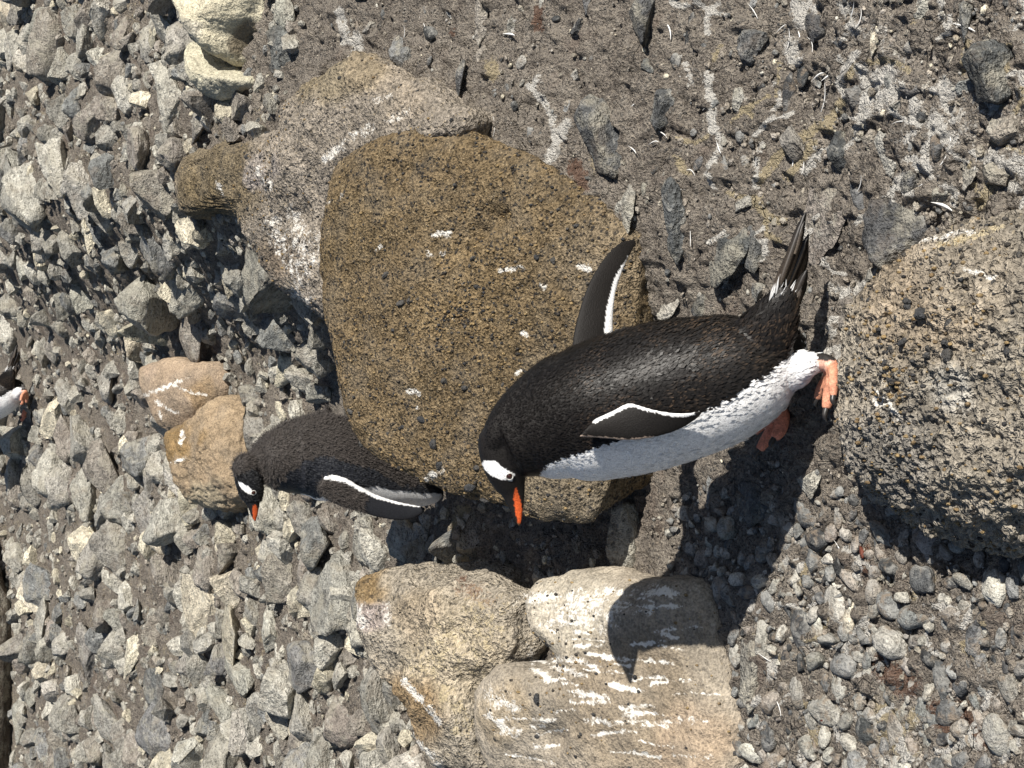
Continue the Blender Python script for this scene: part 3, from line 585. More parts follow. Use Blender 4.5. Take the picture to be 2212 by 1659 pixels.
LANDMARKS = [('far penguin', 25, 850), ('smooth tan stone', 360, 840), ('chick bill', 550, 1110), ('big cream boulder', 465, 60), ('mossy slab tip', 420, 390), ('yellowish boulder', 850, 1400), ('dark shaded boulder', 10, 1400), ('bright cream block', 495, 1270), ('ochre rock with shadow', 430, 1020), ('pale yellow pointed stone', 185, 1185), ('square pale grey stone', 187, 85), ('round pale grey stone', 370, 520), ('upper left edge', 10, 400), ('narrow cream stone', 288, 1420), ('lower left corner', 60, 1640), ('striped grey stone', 232, 1550),
  ('penguin tail tip', 1740, 465), ('lichen rock', 2130, 150), ('pitted boulder', 1980, 800), ('streaked boulder', 1480, 1520), ('pale cobble pair', 1820, 1320), ('yellow droppings patch', 1935, 1575), ('lower right corner', 2180, 1620), ('mud caked rock', 1310, 300), ('big veined rock', 1400, 40), ('ochre boulder rim', 1100, 340), ('penguin shadow', 1600, 1200), ('touching black pebbles', 1718, 180), ('top right corner', 2180, 30), ('slanted rough stone', 1630, 1450), ('right edge of the pebbles', 2200, 1400), ('flat dark stone', 990, 175), ('top edge', 850, 20), ('slab behind the chick', 550, 940)]
REC = []
def scatter(name, mes, n, xr, smin, smax, zone, tones, f, flat, sink, pad, growth=0.0, cat='stone', tries=7000):
    made = 0
    for _ in range(tries):
        if made >= n: break
        Y = xr[0] * (xr[1] / xr[0]) ** rng.random(); X = Y * rng.uniform(-0.34, 0.34)
        z = float(zt(X, Y)); px, py = proj(np.array([[X, Y, z]])); px, py = float(px[0]), float(py[0])
        if not (-60 < px < W + 60 and -60 < py < H + 60) or not zone(px, py): continue
        g = 1 + growth * max(Y - 4, 0); r = (smin * (smax / smin) ** (rng.random() ** 1.7)) * g
        if not free(X, Y, r, f) or blocked(np.array([X]), np.array([Y]), pad * r)[0]: continue
        reg(X, Y, r); made += 1; t = tones[rng.integers(len(tones))]
        fz = rng.uniform(*flat)
        o = lay(name, mes, int(rng.integers(99)), (X, Y, z + r * fz * (rng.uniform(0.1, 0.55) - sink)), (r, r * rng.uniform(0.75, 1.05), r * fz * 1.5), rng.uniform(0, 6.28), (rng.uniform(-0.45, 0.45) * (1 - sink), rng.uniform(-0.45, 0.45) * (1 - sink)), t)
        o['category'] = cat; REC.append((o, t, px, py, r, cat))
def mudzone(px, py):
    return (px > 720) and not scree_zone(px, py) and (py < 720)
def pebzone(px, py): return px > 1480 and py > 1090
SCREE_T = ['pale grey', 'pale grey', 'pale grey', 'pale grey', 'mid grey', 'mid grey', 'mid grey', 'mid grey', 'blue grey', 'blue grey', 'brownish grey', 'brownish grey', 'cream']
scatter('stone', ANG_M, 196, (2.9, 10.5), 0.066, 0.155, scree_zone, SCREE_T, 0.62, (0.55, 0.9), 0.26, 0.25, 0.06, tries=12000)
scatter('stone', ANG_M, 46, (1.35, 3.7), 0.022, 0.07, mudzone, ['dark grey', 'dark grey', 'dark grey', 'mid grey', 'brownish grey', 'blue grey'], 0.9, (0.5, 0.8), 0.62, 0.4, 0, 'stone')
scatter('pebble', PEB_M, 190, (1.35, 2.7), 0.015, 0.04, pebzone, ['dark grey', 'mid grey', 'mid grey', 'blue grey', 'blue grey', 'brownish grey', 'brownish grey', 'pale grey', 'black'], 0.68, (0.6, 0.9), 0.3, 0.3, 0, 'pebble')
scatter('pebble', PEB_M, 100, (1.35, 3.6), 0.012, 0.04, mudzone, ['dark grey', 'dark grey', 'black', 'blue grey', 'mid grey', 'brownish grey'], 1.3, (0.5, 0.8), 0.55, 0.5, 0, 'pebble')
# labels: size rank among the stones of one tone on one side of one landmark
cells = {}
for rec in REC:
    o, t, px, py, r, cat = rec
    L = min((l for l in LANDMARKS if (px > 900) == (l[1] > 900 or l[0] in ('flat dark stone', 'top edge'))), key=lambda l: math.hypot(l[1] - px, l[2] - py)); dx, dy = px - L[1], py - L[2]
    side = ('right of' if dx > 0 else 'left of') if abs(dx) > abs(dy) else ('below' if dy > 0 else 'above')
    cells.setdefault((cat, t, L[0], side), []).append(rec)
ORD = ['largest', 'second largest', 'third largest', 'fourth largest', 'fifth largest', 'sixth largest', 'seventh largest', 'eighth largest', 'ninth largest', 'tenth largest']
for (cat, t, lm, side), rs in cells.items():
    rs.sort(key=lambda q: -q[4] / q[0].location[1])
    for i, q in enumerate(rs):
        o = q[0]; pre = '' if len(rs) == 1 else (ORD[min(i, 9)] + ' ')
        kindw = 'rounded pebble' if cat == 'pebble' else 'angular stone'
        o['label'] = f'{pre}{t} {kindw} {side} the {lm}'
        o['group'] = 'pebbles set in the mud' if cat == 'pebble' else ('angular stones of the scree' if q[2] < 900 else 'angular stones half buried in the mud')

# the rest of the stones: too many to count
def joined(name, shapes, n, xr, smin, smax, zone, tones, f, flat, sink, mat, growth, label, cat, spread=0.6, tries=200000, dens=None, power=1.5):
    Vs, Fs, Cs = [], [], []; base = 0; made = 0; m = 0
    while made < n and m < 12:
        m += 1; k = 9000
        Y = xr[0] * (xr[1] / xr[0]) ** rng.random(k); X = Y * rng.uniform(-spread, spread, k); z = zt(X, Y)
        px, py = proj(np.stack([X, Y, z], 1)); r = smin * (smax / smin) ** (rng.random(k) ** power) * (1 + growth * np.maximum(Y - 4, 0))
        ok = zone(px, py) & ~blocked(X, Y, 0.0)
        if dens is not None: ok &= rng.random(k) < dens(px, py, X, Y)
        for q in np.nonzero(ok)[0]:
            if made >= n: break
            if f and not free(X[q], Y[q], r[q], f): continue
            if f: reg(X[q], Y[q], r[q])
            V, Fc = shapes[int(rng.integers(len(shapes)))]
            a, b, c = rng.uniform(0, 6.28), rng.uniform(-0.7, 0.7), rng.uniform(-0.7, 0.7)
            Rz = np.array([[math.cos(a), -math.sin(a), 0], [math.sin(a), math.cos(a), 0], [0, 0, 1]]); Rx = np.array([[1, 0, 0], [0, math.cos(b), -math.sin(b)], [0, math.sin(b), math.cos(b)]])
            fl = rng.uniform(*flat); P = (V * np.array([1, rng.uniform(0.7, 1), fl * 1.4]) * r[q]) @ (Rz @ Rx).T + np.array([X[q], Y[q], z[q] + r[q] * fl * (rng.uniform(0, 0.6) - sink)])
            t = np.array(TONES[tones[int(rng.integers(len(tones)))]]) * rng.uniform(0.75, 1.3)
            Vs.append(P); Fs.append(Fc + base); Cs.append(np.tile(t, (len(P), 1))); base += len(P); made += 1
    me = mesh_np(name, np.vstack(Vs), np.vstack(Fs), {'Col': np.vstack(Cs), 'Stain': np.zeros((base, 3))}, smooth=not name.startswith(('scree', 'mud_clods')))
    tag(obj(name, me, mat), label, cat, kind='stuff'); return made
MED = [rock_shape(2, 300 + i, 11, 0.36, 0.8, 0.10, (1, 0.8, 0.7)) for i in range(14)]
SML = [rock_shape(1, 400 + i, 4, 0.6, 0.9, 0.12, (1, 0.8, 0.65)) for i in range(10)]
PSM = [rock_shape(1, 500 + i, 3, 0.75, 0.95, 0.06, (1, 0.75, 0.55)) for i in range(8)]
vz = scree_zone
joined('scree_rubble', MED, 3300, (2.8, 11.5), 0.022, 0.068, lambda x, y: vz(x, y) & (x > -120), SCREE_T, 0.46, (0.55, 0.95), 0.12, STONE, 0.05, 'grey rubble filling the gaps between the larger scree stones', 'rubble')
joined('scree_gravel', SML, 10500, (2.7, 11.5), 0.007, 0.022, lambda x, y: (vz(x, y) | ((x < 1300) & (x > 930) & (y > 1080) & (y < 1270))) & (x > -120), SCREE_T + ['brownish grey', 'mud brown', 'mud brown'], 0.0, (0.6, 1.0), 0.1, STONE, 0.07, 'fine grey brown gravel between the scree stones', 'gravel')
joined('fine_pebbles', MED, 1700, (1.3, 2.8), 0.006, 0.018, lambda x, y: (x > 1450) & (y > 1060) & (x < 2700), ['dark grey', 'mid grey', 'blue grey', 'brownish grey', 'pale grey', 'black'], 0.62, (0.5, 0.9), 0.1, PEBBLE, 0.0, 'small dusty pebbles packed between the larger ones in the mud', 'pebbles')
joined('mud_grit', PSM, 2200, (1.3, 3.9), 0.0025, 0.009, lambda x, y: (x > 680) & (x < 2700) & (y < 1300), ['dark grey', 'mid grey', 'blue grey', 'brownish grey', 'pale grey', 'black', 'cream'], 0.0, (0.5, 0.9), 0.2, PEBBLE, 0.0, 'grit and tiny stones pressed into the brown mud', 'grit', dens=lambda px, py, X, Y: np.where((px < 1000) & (py < 140), 1.0, 0.55))
joined('mud_clods', SML, 8500, (1.3, 3.9), 0.003, 0.0095, lambda x, y: (x > 680) & (x < 2700), ['mud brown', 'mud brown', 'mud brown', 'brownish grey'], 0.0, (0.5, 0.9), 0.25, STONE, 0.0, 'crumbs and clods of dry brown mud on the ground', 'mud clods', power=2.2, dens=lambda px, py, X, Y: np.clip(0.5 + 1.5 * n2(X, Y, 5.0, 3.0), 0.05, 1))
# ------------------------------------------------------------------ penguins
def px_loft(st, nring=60, nseg=56, ratio=1.0, flat=2.0):
    """closed tube from stations (x, y, half width in px, Y distance, depth ratio); the section lies across the view"""
    S = catmull(np.array([s if len(s) == 5 else (*s, ratio) for s in st], float), nring)
    Pc = at(S[:, 0], S[:, 1], S[:, 3]); sc = FPX / ((Pc - CAM) @ Fv); hw = np.maximum(S[:, 2], 0.3) / sc
    T = np.gradient(Pc, axis=0); T /= np.linalg.norm(T, axis=1)[:, None]
    Vw = Pc - CAM; Vw /= np.linalg.norm(Vw, axis=1)[:, None]
    D = np.cross(T, Vw); D /= np.linalg.norm(D, axis=1)[:, None]; N = np.cross(D, T)
    a = np.linspace(0, 2 * math.pi, nseg, endpoint=False); ca, sa = np.cos(a), np.sin(a)
    ca = np.sign(ca) * np.abs(ca) ** (2 / flat); sa = np.sign(sa) * np.abs(sa) ** (2 / flat)
    V = Pc[:, None] + hw[:, None, None] * (ca[None, :, None] * D[:, None] + (sa[None, :] * S[:, 4:5])[..., None] * N[:, None])
    V = V.reshape(-1, 3); Fq = grid_faces(nring, nseg, True); k = len(V); V = np.vstack([V, Pc[:1], Pc[-1:]])
    j = np.arange(nseg); j2 = (j + 1) % nseg; last = (nring - 1) * nseg
    caps = np.vstack([np.stack([j2, j, np.full(nseg, k)], 1), np.stack([last + j, last + j2, np.full(nseg, k + 1)], 1)])
    return V, [Fq, caps]
def px_blade(lead, trail, Yr, Yt, thick, n=60, nseg=24):
    """flat flipper between a leading and a trailing outline, at distances Yr (root) to Yt (tip)"""
    a = catmull(np.array(lead, float), n); b = catmull(np.array(trail, float), n); t = np.linspace(0, 1, n)
    Y = Yr + (Yt - Yr) * t ** 1.2; A = at(a[:, 0], a[:, 1], Y); B = at(b[:, 0], b[:, 1], Y); c = (A + B) / 2; h = (A - B) / 2
    Vw = c - CAM; Vw /= np.linalg.norm(Vw, axis=1)[:, None]
    th = thick * (1 - 0.65 * t) * np.sqrt(np.clip((1 - t) / 0.06, 0.02, 1))
    g = np.linspace(0, 2 * math.pi, nseg, endpoint=False)
    V = c[:, None] + np.cos(g)[None, :, None] * h[:, None] + (np.sin(g)[None, :] * th[:, None])[..., None] * Vw[:, None]
    V = V.reshape(-1, 3); Fq = grid_faces(n, nseg, True); k = len(V); V = np.vstack([V, c[:1], c[-1:]])
    j = np.arange(nseg); j2 = (j + 1) % nseg; last = (n - 1) * nseg
    return V, [Fq, np.vstack([np.stack([j2, j, np.full(nseg, k)], 1), np.stack([last + j, last + j2, np.full(nseg, k + 1)], 1)])]
def tube3(P, R, n=40, nseg=18):
    P = catmull(np.hstack([np.array(P, float), np.array(R, float)[:, None]]), n); C = P[:, :3]; R = np.maximum(P[:, 3], 0.0006)
    T = np.gradient(C, axis=0); T /= np.linalg.norm(T, axis=1)[:, None]; D = np.cross(T, np.array([0.13, 0.21, 0.97])); D /= np.linalg.norm(D, axis=1)[:, None]; N = np.cross(D, T)
    a = np.linspace(0, 2 * math.pi, nseg, endpoint=False)
    V = (C[:, None] + R[:, None, None] * (np.cos(a)[None, :, None] * D[:, None] + np.sin(a)[None, :, None] * N[:, None])).reshape(-1, 3)
    k = len(V); V = np.vstack([V, C[:1], C[-1:]]); j = np.arange(nseg); j2 = (j + 1) % nseg; last = (n - 1) * nseg
    return V, [grid_faces(n, nseg, True), np.vstack([np.stack([j2, j, np.full(nseg, k)], 1), np.stack([last + j, last + j2, np.full(nseg, k + 1)], 1)])]
def plate(P, thick):
    """thin web between points (a fan), thickened along z"""
    P = np.array(P, float); n = len(P); V = np.vstack([P + [0, 0, thick / 2], P - [0, 0, thick / 2]])
    T = [(0, i, i + 1) for i in range(1, n - 1)] + [(n, n + i + 1, n + i) for i in range(1, n - 1)]
    for i in range(n): k = (i + 1) % n; T += [(i, n + i, n + k), (i, n + k, k)]
    return V, [np.array(T)]
def fuse(shells, voxel, smooth=4):
    """one continuous skin from the shells; returns mesh, vertices, normals and the shell each vertex came from"""
    Vs, Fs, b = [], [], 0; kd = kdtree.KDTree(sum(len(v) for v, f in shells)); ids = []
    for k, (V, F) in enumerate(shells):
        for f in F: Fs.append((np.asarray(f) + b))
        for i, v in enumerate(V): kd.insert(v, b + i)
        ids += [k] * len(V); Vs.append(V); b += len(V)
    kd.balance()
    quads = np.vstack([f for f in Fs if f.shape[1] == 4] or [np.zeros((0, 4), int)]); tris = np.vstack([f for f in Fs if f.shape[1] == 3] or [np.zeros((0, 3), int)])
    me = mesh_np('skin', np.vstack(Vs), [q for q in (quads, tris) if len(q)])
    o = bpy.data.objects.new('skin', me); SC.collection.objects.link(o)
    r = o.modifiers.new('r', 'REMESH'); r.mode = 'VOXEL'; r.voxel_size = voxel; r.use_smooth_shade = True
    s = o.modifiers.new('s', 'SMOOTH'); s.iterations = smooth; s.factor = 0.5
    out = bpy.data.meshes.new_from_object(o.evaluated_get(bpy.context.evaluated_depsgraph_get()))
    bpy.data.objects.remove(o); bpy.data.meshes.remove(me)
    n = len(out.vertices); V = np.empty(n * 3, np.float32); out.vertices.foreach_get('co', V); V = V.reshape(-1, 3).astype(float)
    N = np.empty(n * 3, np.float32); out.vertex_normals.foreach_get('vector', N); N = N.reshape(-1, 3).astype(float)
    sh = np.array([ids[kd.find(v)[1]] for v in V]); out.polygons.foreach_set('use_smooth', np.ones(len(out.polygons), bool))
    return out, V, N, sh
def tufts(V, N, dirs, L, Wd, lift, C, tipC, droop=0.0):
    """one small pointed feather per row, root at V, lying along dirs"""
    d = dirs - (dirs * N).sum(1)[:, None] * N; d /= np.linalg.norm(d, axis=1)[:, None] + 1e-9; s = np.cross(N, d)
    L = L[:, None]; Wd = Wd[:, None]; lift = lift[:, None]
    p0 = V - d * L * 0.15; p1 = V + d * L * 0.45 + s * Wd / 2 + N * lift * 0.55; p2 = V + d * L + N * lift; p3 = V + d * L * 0.45 - s * Wd / 2 + N * lift * 0.55
    n = len(V); P = np.stack([p0, p1, p2, p3], 1).reshape(-1, 3); a = np.arange(n) * 4
    Fq = np.vstack([np.stack([a, a + 2, a + 1], 1), np.stack([a, a + 3, a + 2], 1)])
    Cc = np.stack([C, C, tipC, C], 1).reshape(-1, 3); return P, Fq, Cc
def soft_normals(me, Nb, w):
    n = len(me.vertices); G = np.empty(n * 3, np.float32); me.vertex_normals.foreach_get('vector', G); G = G.reshape(-1, 3)
    s = np.sign((G * Nb).sum(1))[:, None]; s[s == 0] = 1; Q = Nb * w[:, None] + G * s * (1 - w[:, None]); Q /= np.linalg.norm(Q, axis=1)[:, None] + 1e-9
    me.normals_split_custom_set_from_vertices([tuple(v) for v in Q])
SKIN = attr_mat('penguin_skin', 0.6, 0.22, 0.25, 420, 0.5)
PLUME = attr_mat('penguin_plumage', 0.42, 0.2, 0.0)
DOWN = attr_mat('chick_down', 0.9, 0.1, 0.0, sheen=0.2)
CLAW = plain('black_claw', (0.03, 0.027, 0.025), 0.4, 0.5); EYE = plain('dark_eye', (0.035, 0.012, 0.008), 0.08, 0.6); RING = plain('eye_ring', (0.62, 0.6, 0.56), 0.6, 0.3)
RECT = attr_mat('tail_feathers', 0.45, 0.4, 0.3, 400)
BLACK = np.array([0.0115, 0.0100, 0.0092]); WHITEF = np.array([0.88, 0.88, 0.88]); ORANGE = np.array([0.62, 0.105, 0.026]); PINK = np.array([0.68, 0.39, 0.30])
def eyeball(c, r, parent):
    V, Fc = ICO[3]; o = obj('eye', mesh_np('eye', V * r + c, Fc), EYE, parent); return o
def ringmesh(c, nrm, r, w, parent):
    n = np.array(nrm, float); n /= np.linalg.norm(n); a = np.cross(n, [0, 0, 1.0]); a /= np.linalg.norm(a); b = np.cross(n, a)
    t = np.linspace(0, 2 * math.pi, 28, endpoint=False); g = np.linspace(0, 2 * math.pi, 8, endpoint=False)
    ctr = c + r * (np.cos(t)[:, None] * a + np.sin(t)[:, None] * b); rad = np.cos(t)[:, None] * a + np.sin(t)[:, None] * b
    V = ctr[:, None] + w * (np.cos(g)[None, :, None] * rad[:, None] + np.sin(g)[None, :, None] * n)
    Fq = grid_faces(29, 8, True); Fq = Fq % (28 * 8); return obj('eye_ring', mesh_np('eye_ring', V.reshape(-1, 3), Fq), RING, parent)
def first_face(V, x, y, keep=None):             # nearest skin vertex in front at a pixel
    px, py = proj(V); k = np.nonzero(np.hypot(px - x, py - y) < 5)[0]
    return k[np.argmin((V[k] - CAM) @ Fv)]
def blade_feather(root, tip, wid, nrm, n=9):
    t = np.linspace(0, 1, n); root = np.array(root, float); tip = np.array(tip, float); ax = tip - root; s = np.cross(ax, nrm); s /= np.linalg.norm(s)
    nn = np.cross(s, ax); nn /= np.linalg.norm(nn); w = wid * np.clip(np.minimum(0.55 + t * 1.2, (1.02 - t) * 5), 0.05, 1) * 0.5
    c = root + t[:, None] * ax + nn * (0.02 * np.linalg.norm(ax) * np.sin(t * 3.1))[:, None]
    V = np.stack([c - s * w[:, None], c + nn * 0.0009, c + s * w[:, None], c - nn * 0.0009], 1).reshape(-1, 3)
    return V, grid_faces(n, 4, True)

def adult():
    root = empty('adult_penguin', hit(1795, 830)); Yx = lambda x: 2.04 + (1702 - x) * (0.215 / 612)
    body = px_loft([(1100, 948, 40, Yx(1100)), (1128, 942, 80, Yx(1128)), (1165, 928, 108, Yx(1165)), (1208, 911, 131, Yx(1208)), (1258, 897, 146, Yx(1258)), (1315, 882, 153, Yx(1315)), (1370, 868, 157, Yx(1370)), (1425, 853, 157, Yx(1425)),
        (1480, 840, 153, Yx(1480)), (1530, 828, 146, Yx(1530)), (1580, 812, 136, Yx(1580)), (1625, 796, 120, Yx(1625)), (1668, 778, 96, Yx(1668)), (1702, 768, 70, Yx(1702)), (1730, 764, 40, Yx(1730)), (1742, 764, 12, Yx(1742))], 90, 72, 0.93)
    Yh = 2.255
    head = px_loft([(1060, 915, 12, Yh, .9), (1066, 928, 34, Yh, .9), (1076, 955, 45, Yh, .86), (1084, 985, 47, Yh, .82), (1092, 1015, 44, Yh, .78), (1101, 1042, 36, Yh, .7), (1108, 1062, 27, Yh, .6), (1113, 1085, 20, Yh, .5), (1117, 1108, 13.5, Yh, .5), (1120, 1126, 8, Yh, .55), (1123, 1138, 2.5, Yh, .7)], 70, 48)
    neck = px_loft([(1066, 974, 24, Yh, .9), (1080, 968, 58, Yh, .9), (1096, 960, 74, 2.252, .9), (1115, 951, 86, 2.245, .9), (1140, 939, 100, Yx(1140), .92), (1175, 926, 116, Yx(1175), .92), (1215, 910, 130, Yx(1215), .92)], 40, 48)
    nape = px_loft([(1058, 985, 14, Yh), (1066, 968, 26, Yh), (1080, 932, 36, 2.25), (1108, 893, 42, 2.245), (1157, 850, 48, Yx(1157)), (1207, 815, 50, Yx(1207)), (1240, 800, 30, Yx(1240))], 40, 40, 1.3)
    nb = Yx(1300) - 0.105
    nlead = [(1250, 944), (1300, 947), (1358, 952), (1411, 946), (1464, 930), (1505, 906), (1519, 890)]; ntrail = [(1285, 905), (1325, 886), (1357, 870), (1385, 876), (1425, 887), (1475, 892), (1512, 887)]
    nf = px_blade(nlead, ntrail, nb, 1.99, 0.011)
    flead = [(1225, 790), (1234, 755), (1241, 707), (1264, 629), (1293, 573), (1332, 528), (1371, 513)]; ftrail = [(1330, 770), (1325, 725), (1327, 662), (1336, 614), (1355, 564), (1368, 540), (1377, 528)]
    ff = px_blade(flead, ftrail, 2.235, 2.31, 0.012)
    tailb = px_loft([(1640, 740, 70, 2.02), (1672, 690, 52, 2.0), (1690, 650, 34, 1.99), (1698, 630, 15, 1.985)], 24, 36, 0.5)
    # near leg and foot on the rim of the pitted boulder
    heel = at(1800, 792, 1.955); ank = at(1762, 783, 1.985); up = at(1715, 780, 2.02)
    thigh = px_loft([(1680, 800, 62, 2.03), (1715, 795, 46, 2.01), (1742, 788, 30, 1.99), (1760, 784, 21, 1.985)], 26, 32, 0.95)
    leg = tube3([up, ank, at(1782, 782, 1.968), heel], [0.016, 0.0155, 0.014, 0.013])
    t1 = [heel, at(1797, 820, 1.948), at(1791, 850, 1.944), at(1785, 884, 1.942)]; t2 = [heel, at(1786, 818, 1.985), at(1774, 840, 2.0), at(1766, 862, 2.01)]; t3 = [heel, at(1800, 812, 1.93), at(1800, 835, 1.92), at(1800, 858, 1.915)]
    toes = [tube3(t1, [0.012, 0.010, 0.0105, 0.008]), tube3(t2, [0.011, 0.009, 0.009, 0.007]), tube3(t3, [0.011, 0.008, 0.008, 0.006])]
    web = plate([heel, t3[2], t1[2], t2[2]], 0.006)
    # far foot, set down in the bird's own shadow
    a0 = at(1660, 850, 2.15); h2 = at(1690, 890, 2.15)
    leg2 = tube3([a0, at(1678, 870, 2.15), h2], [0.02, 0.016, 0.014])
    u1 = [h2, at(1680, 915, 2.15), at(1662, 940, 2.155), at(1640, 972, 2.165)]; u2 = [h2, at(1690, 905, 2.12), at(1684, 930, 2.115), at(1672, 948, 2.115)]; u3 = [h2, at(1665, 905, 2.175), at(1645, 918, 2.19), at(1630, 935, 2.2)]
    toes2 = [tube3(u1, [0.013, 0.012, 0.012, 0.008]), tube3(u2, [0.013, 0.013, 0.012, 0.008]), tube3(u3, [0.012, 0.01, 0.010, 0.007])]
    web2 = plate([h2, u2[2], u1[2], u3[2]], 0.007)
    me, V, N, sh = fuse([body, head, neck, nf, ff, tailb, thigh, leg, *toes, web, leg2, *toes2, web2, nape], 0.0026, 8)
    sh[sh == 17] = 2; x, y = proj(V); jn = perlin(V * 60) * 9 + perlin(V * 190) * 7; C = np.tile(BLACK, (len(V), 1))
    bx = [1140, 1168, 1185, 1240, 1300, 1400, 1510, 1590, 1660, 1705, 1740, 1790]; by = [1060, 1020, 1001, 984, 962, 932, 893, 851, 800, 768, 752, 748]
    torso = (sh == 0) | (sh == 6) | (sh == 2) | (sh == 5)
    bel = torso & (y + jn > np.interp(x, bx, by)) & (x > 1163); C[bel] = WHITEF
    C[torso & (x > 1735)] = WHITEF * 0.9
    hd = (sh == 1) | (sh == 2)
    C[hd & in_poly(x + 0.5 * jn, y + 0.5 * jn, [(1040,1000),(1050,995),(1067,993),(1088,1011),(1112,1024),(1106,1041),(1083,1038),(1062,1029),(1046,1014)])] = WHITEF
    C[(sh == 1) & in_poly(x, y, [(1114,1052),(1109,1076),(1113,1105),(1119,1133),(1124,1134),(1129,1108),(1125,1082)])] = ORANGE
    C[(sh == 1) & (y > 1130)] = np.array([0.12, 0.06, 0.03])
    k = (sh == 3); dt = d_line(x, y, ntrail); C[k & (dt < 8.5 + 0.35 * jn)] = WHITEF * 0.9; dl = d_line(x, y, nlead[:4]); C[k & (dl < 4)] = np.array([0.5, 0.38, 0.3]); C[k & (x > 1500)] = BLACK * 2
    k = (sh == 4); dt = d_line(x, y, [(1325, 735), (1327, 662), (1337, 614), (1352, 575), (1360, 558)]); C[k & (dt < np.interp(y, [560, 600, 720], [5, 13, 19]) + jn * 0.3)] = WHITEF
    hi = (sh >= 7); C[hi] = PINK; C[(sh == 7) & (y < 779 + jn * 0.3)] = BLACK * 2; C[(sh >= 8) & (sh <= 10)] = np.array([0.6, 0.27, 0.17]); C[(sh > 11)] = np.array([0.62, 0.24, 0.16])
    C *= (1 + 0.12 * perlin(V * 130))[:, None]; C[hi] *= (1 + 0.55 * fbm(V[hi], 120, 3, 0.6) - 0.25 * sstep(0.1, 0.4, perlin(V[hi] * 45)))[:, None]
    add_col(me, 'Col', np.clip(C, 0, 1)); me.name = 'body'; o = obj('body', me, SKIN); 
    # feathers: small overlapping blades on the torso, head and neck
    n = len(V); r = np.random.default_rng(11); cover = np.nonzero(torso | hd)[0]; cover = cover[~((sh[cover] == 1) & ((y[cover] > 1048) | (np.hypot(x[cover] - 1104, y[cover] - 1031) < 11)))]
    pick = r.choice(cover, 62000); edge = y[pick] - np.interp(x[pick], bx, by); pick = pick[(C[pick, 0] < 0.3) | (edge < 16) | (x[pick] > 1690) | (r.random(len(pick)) < 0.12)]; tail_dir = at(1760, 740, 2.02) - at(1150, 935, 2.235); axis = np.tile(tail_dir / np.linalg.norm(tail_dir), (len(pick), 1))
    w = sstep(1560, 1720, x[pick])[:, None] * (y[pick] < 760)[:, None]; td = at(1720, 560, 2.0) - at(1660, 720, 2.03); axis = axis * (1 - 0.7 * w) + w * td / np.linalg.norm(td)
    hw = (sh[pick] == 1)[:, None]; hdv = at(1085, 930, Yh) - at(1110, 1060, Yh); hdv = hdv / np.linalg.norm(hdv) * 0.8 + tail_dir / np.linalg.norm(tail_dir) * 0.4; axis = np.where(hw, hdv, axis) + 0.22 * r.normal(size=(len(pick), 3)) + 0.25 * np.stack([perlin(V[pick] * 14 + 5 * q) for q in range(3)], 1)
    Vp = V[pick] + 0.001 * r.normal(size=(len(pick), 3)); white = C[pick, 0] > 0.3; u = r.random(len(pick))
    sz = np.where(sh[pick] == 1, 0.42, np.where(white, 0.95, 1.0)) * np.interp(x[pick], [1050, 1160, 1300, 1500, 1720], [0.35, 0.5, 0.75, 1.0, 1.15])
    Cp = C[pick] * (0.75 + 0.5 * u)[:, None]; mott = np.clip(0.5 + 2.2 * fbm(V[pick], 16, 2, 0.5, 3.3), 0, 1.4)[:, None]; Tp = np.where(white[:, None], Cp, Cp + (u > 0.62)[:, None] * mott * np.array([0.085, 0.055, 0.033]) * np.interp(x[pick], [1120, 1290], [0.04, 1])[:, None] * r.random(len(pick))[:, None])
    P, Fq, Cc = tufts(Vp, N[pick], axis, sz * r.uniform(0.007, 0.012, len(pick)), sz * r.uniform(0.0035, 0.006, len(pick)), sz * np.where(white, 0.0007, 0.0024) * r.uniform(0.2, 1.7, len(pick)), Cp, np.clip(Tp, 0, 0.9))
    pm = mesh_np('plumage', P, Fq, {'Col': Cc}, smooth=True); soft_normals(pm, np.repeat(N[pick], 4, 0), np.repeat(np.where(white, 0.96, 0.4), 4)); pl = obj('plumage', pm, PLUME); tag(pl, kind='stuff')
    parts = [o, pl]
    # tail: stiff narrow quills
    tips = [(1741, 458), (1733, 496), (1736, 484), (1746, 525), (1742, 600), (1738, 478), (1744, 515), (1747, 505), (1746, 540), (1740, 555), (1744, 582), (1733, 618), (1728, 560), (1724, 530)]
    roots = [(1668, 660), (1662, 650), (1672, 664), (1690, 676), (1702, 690), (1674, 662), (1680, 668), (1686, 672), (1692, 676), (1688, 672), (1698, 682), (1700, 690), (1676, 668), (1670, 662)]
    for i, (tp, rt) in enumerate(zip(tips, roots)):
        Yt = 1.985 + 0.006 * (i % 5) - 0.01; Vf, Ff = blade_feather(at(rt[0], rt[1], 2.0), at(tp[0], tp[1], Yt), 0.016, -Fv)
        t = np.repeat(np.linspace(0, 1, 9), 4)[:, None]; c0 = np.array([0.24, 0.19, 0.145]) if i % 2 and rt[0] > 1670 else np.array([0.05, 0.038, 0.028])
        c = c0 * (1 - t) * 1.3 + t * np.array([0.012, 0.011, 0.011]); c = np.where(t < 0.16, np.array([0.3, 0.28, 0.26]), c)
        parts.append(obj('tail_feather', mesh_np('tail_feather', Vf, Ff, {'Col': c}), RECT))
    # pale coverts at the tail root
    nn = 60; rr = np.random.default_rng(5); Q = at(rr.uniform(1660, 1702, nn), rr.uniform(640, 690, nn), 1.985 + 0.01 * rr.random(nn)); ax = np.tile(td, (nn, 1)) + 0.03 * rr.normal(size=(nn, 3))
